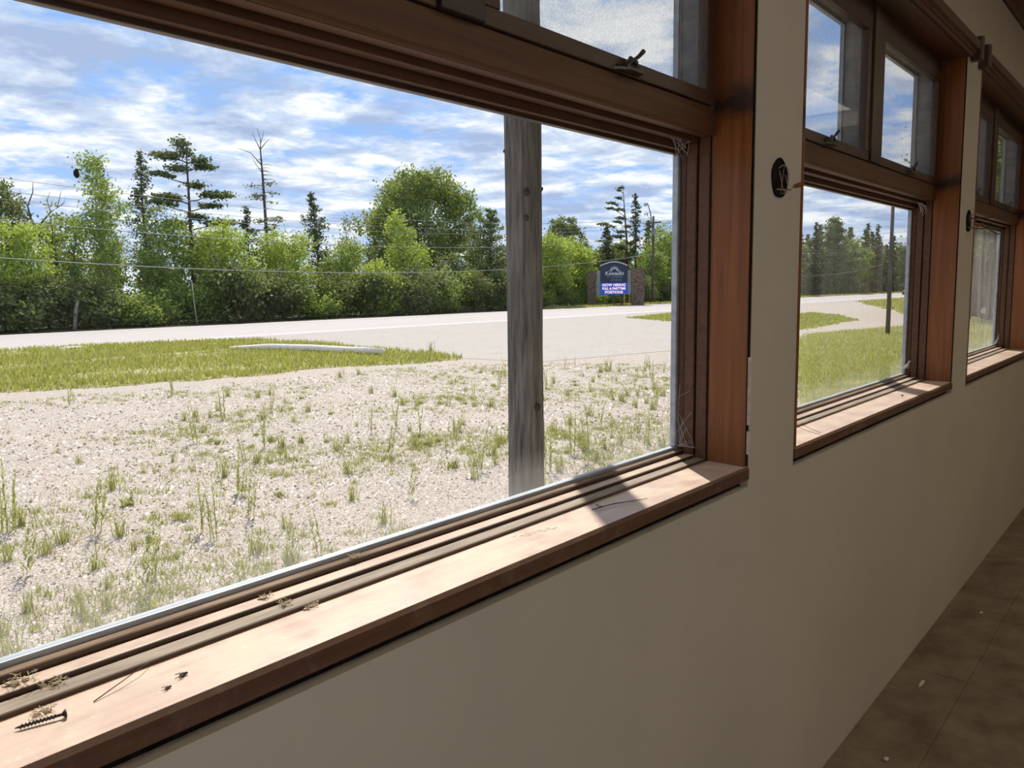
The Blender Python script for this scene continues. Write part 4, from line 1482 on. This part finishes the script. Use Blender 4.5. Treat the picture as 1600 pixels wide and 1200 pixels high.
def sign():
    cx, cy = 71.15, 45.2
    yaw = math.atan2(cx, cy)                       # faces the building
    w = empty('roadside_sign', (cx, cy, GZ), -yaw)
    tag(w, 'arched navy roadside sign with a blue message screen between stone pillars', 'sign')
    g = Z(0) - GZ                                   # local z of eye level
    P = lambda b, nm, mat, par=w: b.build(nm, M[mat], par, world_coords=False)
    hwid = 1.36
    # arched navy panel
    prof = [(-hwid, g + 0.25), (hwid, g + 0.25), (hwid, g + 1.90)]
    for i in range(1, 14):
        a = i / 14
        prof.append((hwid * (1 - 2 * a), g + 1.90 + 0.38 * math.sin(math.pi * a)))
    prof.append((-hwid, g + 1.90))
    n = len(prof)
    b = MB()
    b.poly([(x, -0.18, z) for x, z in prof] + [(x, 0.18, z) for x, z in prof], [tuple(range(n)), tuple(range(n, 2 * n))[::-1]] + [(i, n + i, n + (i + 1) % n, (i + 1) % n) for i in range(n)])
    pan = P(b, 'navy_panel', 'sign_navy')
    pts = [(x, -0.1, z + 0.03) for x, z in prof[2:]]
    P(MB().tube(pts, 0.055, 6), 'arch_trim', 'sign_white', pan)
    scr = P(MB().box(-hwid, hwid, -0.20, 0.18, g - 0.92, g + 0.249), 'message_screen', 'led_blue')
    for s in (-1, 1):
        x0, x1 = sorted((s * (hwid + 0.005), s * (hwid + 0.33)))
        P(MB().box(x0, x1, -0.15, 0.2, g - 0.92, g + 1.42).box(x0, x1, -0.17, 0.22, g + 1.42, g + 1.48), 'side_frame', 'sign_frame_metal')
    # stone pillars of stacked blocks
    rn = random.Random(4)
    for x0, x1, top in ((-2.62, -1.72, g + 1.42), (1.72, 3.0, g + 1.66)):
        p = P(MB().box(x0 + 0.04, x1 - 0.04, -0.3, 0.5, 0, top - 0.05), 'stone_pillar', 'sign_stone')
        z = 0.0
        while z < top - 0.05:
            h = rn.uniform(0.14, 0.26)
            x = x0
            while x < x1 - 0.05:
                l = min(rn.uniform(0.28, 0.5), x1 - x)
                d = rn.uniform(0, 0.05)
                P(MB().box(x + 0.01, x + l - 0.01, -0.36 - d, -0.29, z + 0.01, min(z + h, top) - 0.01), 'stone', 'sign_stone', p)
                x += l
            z += h
    for x in (-0.05, 0.80):
        P(MB().box(x - 0.10, x + 0.10, -0.08, 0.12, -0.05, g - 0.921), 'support_post', 'pole_wood')

    def lettering(txt, size, x, z, mat, par, bold=0.0, sx=1.0, shear=0.0, y=-0.215):
        me = text_mesh(txt, size, bold, shear)
        co = np.empty(len(me.vertices) * 3, np.float32)
        me.vertices.foreach_get('co', co)
        co = co.reshape(-1, 3)
        v = np.stack([x + co[:, 0] * sx, y - co[:, 2], z + co[:, 1]], -1)
        me.vertices.foreach_set('co', v.astype(np.float32).ravel())
        me.materials.clear()
        return link('lettering', me, M[mat], par, False)
    lettering('NOW HIRING', 0.36, 0, g + 0.03, 'led_white', scr, 0.012, 1.02)
    lettering('FULL & PARTTIME', 0.34, 0, g - 0.32, 'led_white', scr, 0.012, 0.86)
    lettering('POSITIONS', 0.36, 0, g - 0.68, 'led_white', scr, 0.012, 1.0)
    lettering('Kewadin', 0.56, 0.02, g + 1.18, 'sign_white', pan, 0.006, 0.95, 0.25)
    lettering('ST. IGNACE', 0.24, 0.05, g + 0.82, 'sign_dim', pan, 0.0, 1.25)
    lettering('CASINO', 0.26, 0.25, g + 0.52, 'sign_dim', pan, 0.0, 1.2)
    # rising sun emblem
    b = MB()
    c = (0.05, g + 1.38)
    for i in range(12):
        a0, a1 = math.pi * i / 12, math.pi * (i + 1) / 12
        q = [(c[0] + r * math.cos(a), -0.215, c[1] + r * math.sin(a)) for a, r in ((a0, 0.26), (a0, 0.33), (a1, 0.33), (a1, 0.26))]
        b.poly(q + [(x, -0.19, z) for x, y, z in q], [(0, 1, 2, 3), (4, 7, 6, 5), (0, 4, 5, 1), (2, 6, 7, 3)])
    for i in range(9):
        a = math.pi * (i + 0.5) / 9
        r1 = 0.58 if i % 2 == 0 else 0.52
        q = [(c[0] + r * math.cos(t), -0.215, c[1] + r * math.sin(t)) for t, r in ((a - 0.13, 0.38), (a + 0.13, 0.38), (a + 0.02, r1))]
        b.poly(q + [(x, -0.19, z) for x, y, z in q], [(0, 2, 1), (3, 4, 5), (0, 1, 4, 3), (1, 2, 5, 4), (2, 0, 3, 5)])
    P(b, 'sun_emblem', 'sign_white', pan)


sign()


def roadside_bits():
    for x, lab in ((71.5, 'left yellow marker post under the sign'), (72.5, 'right yellow marker post under the sign')):
        o = empty('marker_post', (x, 44.2, GZ))
        tag(o, lab, 'marker post')
        MB().box(x - 0.05, x + 0.05, 44.17, 44.23, GZ, GZ + 1.15).build('stake', M['yellow_marker'], o)
        MB().box(x - 0.055, x + 0.055, 44.165, 44.235, GZ + 1.15, GZ + 1.3).build('cap', M['sign_frame_metal'], o)
    h = empty('fire_hydrant', (72.25, 43.7, GZ))
    tag(h, 'small red hydrant at the road in front of the sign', 'hydrant')
    MB().tube([(72.25, 43.7, GZ), (72.25, 43.7, GZ + 0.08), (72.25, 43.7, GZ + 0.081), (72.25, 43.7, GZ + 0.6)], [0.2, 0.2, 0.15, 0.15], 10).build('barrel', M['hydrant_red'], h)
    MB().blob((72.25, 43.7, GZ + 0.62), (0.18, 0.18, 0.14), 1, 5, 10, 0.0).build('bonnet', M['hydrant_red'], h)
    for dx in (-0.19, 0.19):
        MB().tube([(72.25 + dx * 0.7, 43.7, GZ + 0.42), (72.25 + dx, 43.7, GZ + 0.42)], 0.07, 8).build('nozzle', M['hydrant_red'], h)
    # pale curved log edging in the grass strip
    b = MB()
    b.tube([(15.5, 24.9, GZ + 0.05), (16.0, 23.4, GZ + 0.12), (16.35, 21.6, GZ + 0.12), (16.55, 20.2, GZ + 0.10), (16.7, 18.7, GZ + 0.12)], [0.07, 0.11, 0.12, 0.12, 0.10], 9)
    tag(b.build('edging_log', M['pale_log'], None, smooth=True), 'pale curved log lying in the grass strip', 'log')
    tag(MB().blob((12.6, 30.1, GZ + 0.03), (0.5, 0.2, 0.09), 5, 6, 10, 0.1).build('flat_stone', M['pale_stone']), 'pale flat stone at the left in the grass strip', 'stone')
    # mailbox on a post in the field
    w = empty('mailbox', (71.5, 18.1, GZ))
    tag(w, 'small dark mailbox on a post beside the drive in the middle window', 'mailbox')
    MB().box(71.45, 71.55, 18.05, 18.15, GZ, GZ + 1.0).build('post', M['pole_wood'], w)
    MB().box(71.2, 71.8, 17.95, 18.25, GZ + 1.0, GZ + 1.25).build('box', M['vehicle_dark'], w)
    MB().tube([(71.2, 18.1, GZ + 1.2), (71.8, 18.1, GZ + 1.2)], 0.15, 12).build('lid', M['pale_stone'], w)
    # white parked vehicle seen tiny through the far window
    w = empty('parked_car', (50.0, 8.35, GZ))
    tag(w, 'tiny white parked car among the trunks in the far window', 'car')
    MB().prism_x([(8.0, GZ + 0.3), (8.7, GZ + 0.3), (8.7, GZ + 0.62), (8.0, GZ + 0.62)], 49.2, 50.8).build('body', M['vehicle_white'], w, bevel=0.06)
    MB().prism_x([(8.05, GZ + 0.62), (8.65, GZ + 0.62), (8.55, GZ + 0.85), (8.15, GZ + 0.85)], 49.6, 50.7).build('cabin', M['vehicle_dark'], w, bevel=0.04)
    for x in (49.5, 50.5):
        for y in (7.99, 8.71):
            MB().tube([(x, y - 0.05, GZ + 0.2), (x, y + 0.05, GZ + 0.2)], 0.2, 12).build('wheel', M['vehicle_dark'], w)


roadside_bits()


# ------------------------------------------------------------------ electrical boxes on the wall piers
def wall_box(x, z, label, long_wires):
    y = WALL_Y
    w = empty('electrical_box', (x, y, Z(z)))
    tag(w, label, 'electrical box', 'open electrical boxes on the wall piers')
    b = MB()
    n = 20
    r0, r1 = 0.047, 0.0445
    for r, yy in ((r0, y - 0.0005), (r0, y - 0.004), (r1, y - 0.004), (r1, y - 0.0012)):
        for k in range(n):
            a = 2 * math.pi * k / n
            e = 1 + 0.03 * math.sin(5 * a)
            b.v.append((x + r * e * math.cos(a), yy, Z(z) + r * e * math.sin(a)))
    for j in range(3):
        for k in range(n):
            b.f.append((j * n + k, j * n + (k + 1) % n, (j + 1) * n + (k + 1) % n, (j + 1) * n + k))
    b.f.append(tuple(3 * n + k for k in range(n)))
    b.build('steel_box', M['dark_gap'], w)
    for k in range(3):
        pts = []
        for i in range(9):
            t = i / 8
            a = 0.6 + k * 1.9 + t * 4.2
            pts.append((x + 0.026 * math.cos(a) * (0.5 + 0.5 * t), y - 0.006 - 0.012 * math.sin(t * 3.1), Z(z) + 0.034 * math.sin(a) - 0.004))
        MB().tube(pts, 0.0010, 5).build('wire', M['copper_wire'], w)
    ex = (x + 0.008, y - 0.034, Z(z) - 0.022)
    MB().tube([(x - 0.02, y - 0.004, Z(z) - 0.028), (x, y - 0.03, Z(z) - 0.03), ex], 0.002, 6).build('wire', M['copper_wire'], w)
    MB().tube([ex, (ex[0] + 0.004, ex[1] - 0.010, ex[2] + 0.003), (ex[0] + 0.008, ex[1] - 0.022, ex[2] + 0.007)], [0.0045, 0.006, 0.0045], 8).build('wire_nut', M['red_plastic'], w)
    if long_wires:
        MB().tube([(x, y - 0.004, Z(z) - 0.03), (x + 0.03, y - 0.06, Z(z) - 0.035), (x + 0.05, y - 0.085, Z(z) - 0.005)], 0.002, 6).build('wire', M['box_steel'], w)
        MB().tube([(x, y - 0.004, Z(z) + 0.01), (x + 0.02, y - 0.06, Z(z) + 0.012), (x + 0.03, y - 0.10, Z(z) + 0.015)], 0.0022, 6).build('wire', M['box_steel'], w)
        MB().tube([(x + 0.02, y - 0.05, Z(z) - 0.02), (x + 0.04, y - 0.10, Z(z) - 0.055), (x + 0.05, y - 0.115, Z(z) - 0.06)], 0.002, 6).build('wire', M['box_steel'], w)


wall_box(1.993, 0.252, 'round open electrical box with loose wires, left of the middle window', False)
wall_box(4.125, 0.262, 'round open electrical box between middle and far window', True)


# ------------------------------------------------------------------ small things on the sills
def sill_bits():
    zs = Z(SILL)
    # long screw
    w = empty('drywall_screw', (0.305, 0.868, zs))
    tag(w, 'long black screw lying on the near end of the sill', 'screw')
    a, c = Vector((0.285, 0.874, zs + 0.003)), Vector((0.328, 0.862, zs + 0.0045))
    MB().tube([a, a.lerp(c, 0.1), c], [0.0004, 0.0014, 0.0016], 8).build('shank', M['screw_metal'], w)
    b = MB()
    d = (c - a).normalized()
    u = d.cross(Vector((0, 0, 1))).normalized()
    v = d.cross(u)
    pts = [a.lerp(c, 0.1 + 0.72 * i / 90) + (u * math.cos(i * 0.7) + v * math.sin(i * 0.7)) * 0.0019 for i in range(91)]
    b.tube(pts, 0.0006, 4).build('thread', M['screw_metal'], w)
    MB().tube([c - d * 0.003, c, c + d * 0.0012], [0.0016, 0.0042, 0.0042], 10).build('head', M['screw_metal'], w)
    # fluff and debris clumps
    for i, (x, y, z, s, lab) in enumerate(((0.316, 0.889, SILL, 1.3, 'cream fluff clump beside the black screw on the sill'), (0.322, 0.952, -0.418, 1.9, 'cream fluff clump on the upper ledge at the left edge'),
                                          (0.345, 0.935, -0.424, 1.5, 'cream fluff clump bridging the ledges at the left edge'), (0.628, 0.955, -0.418, 1.1, 'fluff clump caught on the sash ledge halfway along the near sill'),
                                          (0.640, 0.928, -0.424, 1.2, 'fluff clump on the lower ledge halfway along the near sill'), (0.664, 0.903, SILL, 1.2, 'oblong cream fluff clump on the sill halfway along'),
                                          (0.80, 0.975, -0.410, 1.0, 'brown debris clump behind the ledge of the near window'), (2.36, 0.90, SILL, 1.0, 'tiny crumb at the near end of the middle sill'))):
        b = MB()
        rn = random.Random(i)
        for k in range(3):
            b.blob((x + rn.uniform(-0.007, 0.007) * s, y + rn.uniform(-0.004, 0.004) * s, Z(z) + 0.0010 * s), (0.0032 * s * rn.uniform(0.6, 1.1), 0.0020 * s, 0.0012 * s), i * 7 + k, 5, 7, 0.5)
        for k in range(34):
            p = Vector((x + rn.uniform(-0.008, 0.008) * s, y + rn.uniform(-0.005, 0.005) * s, Z(z) + 0.003 * s))
            b.tube([p, p + Vector((rn.uniform(-1, 1), rn.uniform(-1, 1), rn.uniform(-0.3, 0.5))) * 0.005 * s], 0.00035, 4)
        tag(b.build('fluff_clump', M['fluff'], None, smooth=True), lab, 'debris')
    # hair-thin stalk
    tag(MB().tube([(0.36, 0.871, zs + 0.001), (0.395, 0.882, zs + 0.006), (0.424, 0.895, zs + 0.008), (0.445, 0.911, zs + 0.004)], [0.0007, 0.0006, 0.0005, 0.0004], 5).build('dry_stalk', M['twig_bark']), 'hair-thin curved dry stalk on the near sill', 'stalk')
    # dead flies
    for i, (x, y, lab) in enumerate(((0.450, 0.853, 'larger dead fly on the near sill'), (0.424, 0.838, 'smaller dead fly close to the front edge of the near sill'), (3.36, 0.845, 'dead fly on the middle sill'))):
        w = empty('dead_fly', (x, y, zs))
        tag(w, lab, 'fly')
        s = (1.0, 0.75, 1.3)[i]
        MB().blob((x, y, zs + 0.0022 * s), (0.0042 * s, 0.0024 * s, 0.0022 * s), i, 6, 8, 0.1).build('body', M['insect'], w, smooth=True)
        MB().blob((x + 0.0045 * s, y, zs + 0.0022 * s), (0.0016 * s,) * 3, i + 9, 5, 7, 0.05).build('head', M['insect'], w, smooth=True)
        for sg in (-1, 1):
            b = MB()
            b.box(x - 0.007 * s, x - 0.001 * s, y + sg * 0.0035 * s - 0.001 * s, y + sg * 0.0035 * s + 0.001 * s, zs + 0.0032 * s, zs + 0.0034 * s)
            b.build('wing', M['twig_bark'], w)
    # twig in the shadow of the post
    b = MB()
    b.tube([(1.302, 0.876, zs + 0.002), (1.359, 0.861, zs + 0.004), (1.40, 0.846, zs + 0.003), (1.441, 0.834, zs + 0.002)], [0.0009, 0.0011, 0.0009, 0.0006], 5)
    b.tube([(1.33, 0.869, zs + 0.003), (1.325, 0.882, zs + 0.005), (1.345, 0.888, zs + 0.002)], 0.0006, 5)
    b.tube([(1.31, 0.874, zs + 0.002), (1.322, 0.866, zs + 0.006)], 0.0007, 5)
    tag(b.build('twig', M['twig_bark']), 'thin dark twig lying in the shadow band on the near sill', 'twig')
    # white paint smear
    b = MB()
    rn = random.Random(3)
    for k in range(26):
        t = rn.random()
        b.blob((1.075 + 0.095 * t, 0.888 - 0.024 * t + rn.uniform(-0.006, 0.006), zs + 0.0002), (rn.uniform(0.003, 0.009), rn.uniform(0.0015, 0.004), 0.0006), k, 4, 8, 0.4)
    tag(b.build('paint_smear', M['white_paint_flake']), 'white scraped paint smear on the near sill', 'paint smear')
    # squashed bug on the pane
    b = MB().blob((0.4358, 0.9975, Z(0.134)), (0.0028, 0.001, 0.0045), 3, 6, 9, 0.35)
    for k in range(7):
        a = k * 0.9
        b.tube([(0.4358, 0.9972, Z(0.134)), (0.4358 + 0.0045 * math.cos(a), 0.9972, Z(0.134) + 0.0065 * math.sin(a))], 0.0002, 4)
    tag(b.build('squashed_bug', M['insect']), 'dark squashed bug stuck on the left of the near pane', 'bug')
    # peeled paint along the right jamb of the near window
    for i, (z0, z1, yy) in enumerate(((-0.33, -0.17, 0.0), (-0.40, -0.345, 0.001))):
        b = MB()
        b.prism_z([(1.8405, WALL_Y - 0.001), (1.851, WALL_Y - 0.003), (1.853, WALL_Y + 0.002), (1.842, WALL_Y + 0.002)], Z(z0), Z(z1))
        tag(b.build('paint_flake', M['white_paint_flake']), ('long', 'short')[i] + ' pale paint flake peeling beside the right jamb of the near window', 'paint flake')


sill_bits()
for i, (x, y, lab) in enumerate(((2.62, 0.66, 'pale plaster crumb on the floor near the bottom edge of the photo'), (4.10, 0.66, 'pale plaster crumb on the floor farther along the wall'), (3.22, 0.70, 'flat pale plaster scrap against the floor seam'))):
    b = MB().blob((x, y, 0.003), (0.012 if i < 2 else 0.03, 0.007, 0.003), i + 50, 5, 8, 0.4)
    tag(b.build('plaster_crumb', M['white_paint_flake']), lab, 'debris')


# ------------------------------------------------------------------ cobwebs and loose cord
def web(name, strands, label, mat='cobweb_silk', r=0.00035):
    b = MB()
    for s in strands:
        b.tube(s, r, 4)
    return tag(b.build(name, M[mat]), label, 'cobweb')


def webs():
    X = WIN[0][1]
    rn = random.Random(8)
    st = []
    for i in range(26):
        st.append([(X + 0.004 - 0.05 * rn.random() ** 2, 0.985 - 0.05 * rn.random(), Z(-0.40 + 0.02 * rn.random())), (X + 0.003, 0.99 - 0.06 * rn.random(), Z(-0.40 + 0.09 * rn.random() ** 2))])
    st += [[(X + 0.004, 0.975, Z(-0.40)), (X + 0.001, 0.98, Z(-0.33)), (X + 0.005, 0.978, Z(-0.245))], [(X - 0.05, 0.995, Z(-0.30)), (X, 0.97, Z(-0.27)), (X + 0.008, 0.94, Z(-0.255))]]
    web('cobweb', st, 'tangled cobweb in the lower right corner of the near window', r=0.0003)
    st = []
    for i in range(12):
        st.append([(X - 0.12 * rn.random(), 0.945, Z(0.335 - 0.004 * rn.random())), (X - 0.06 * rn.random() + 0.006, 0.95 + 0.02 * rn.random(), Z(0.325 - 0.03 * rn.random()))])
    web('cobweb', st, 'fine cobweb in the upper right corner of the near lower pane')
    X = WIN[1][1]
    st = [[(X - 0.20, 0.99, Z(-0.40)), (X - 0.10, 0.985, Z(-0.375)), (X - 0.03, 0.975, Z(-0.37)), (X + 0.004, 0.965, Z(-0.345))], [(X - 0.17, 0.99, Z(-0.36)), (X - 0.08, 0.985, Z(-0.378)), (X, 0.97, Z(-0.375))]]
    for i in range(12):
        st.append([(X - 0.06 * rn.random(), 0.98, Z(-0.38 + 0.01 * rn.random())), (X + 0.003 - 0.03 * rn.random(), 0.965, Z(-0.37 + 0.03 * rn.random()))])
    web('cobweb', st, 'thick pale cobweb in the lower right corner of the middle window', r=0.0011)
    st = []
    for i in range(14):
        st.append([(X - 0.10 * rn.random(), 0.94, Z(0.334)), (X + 0.004, 0.92 + 0.04 * rn.random(), Z(0.33 - 0.05 * rn.random()))])
    web('cobweb', st, 'cobweb in the upper right corner of the middle lower pane', r=0.0006)
    X = WIN[2][1]
    st = [[(X - 0.1 * rn.random(), 0.98, Z(-0.40)), (X + 0.003, 0.965, Z(-0.39 + 0.06 * rn.random()))] for i in range(12)]
    web('cobweb', st, 'cobweb in the lower right corner of the far window', r=0.001)
    b = MB()
    b.tube([(2.53, 0.985, Z(0.02)), (2.526, 0.985, Z(-0.12)), (2.522, 0.984, Z(-0.24)), (2.527, 0.983, Z(-0.315)), (2.55, 0.983, Z(-0.335)), (2.566, 0.983, Z(-0.31)), (2.556, 0.984, Z(-0.22)), (2.548, 0.985, Z(-0.16))], 0.0022, 6)
    tag(b.build('loose_cord', M['cable_grey'], None, smooth=True), 'thin grey cord hanging in a loop at the left of the middle window', 'cord')


webs()
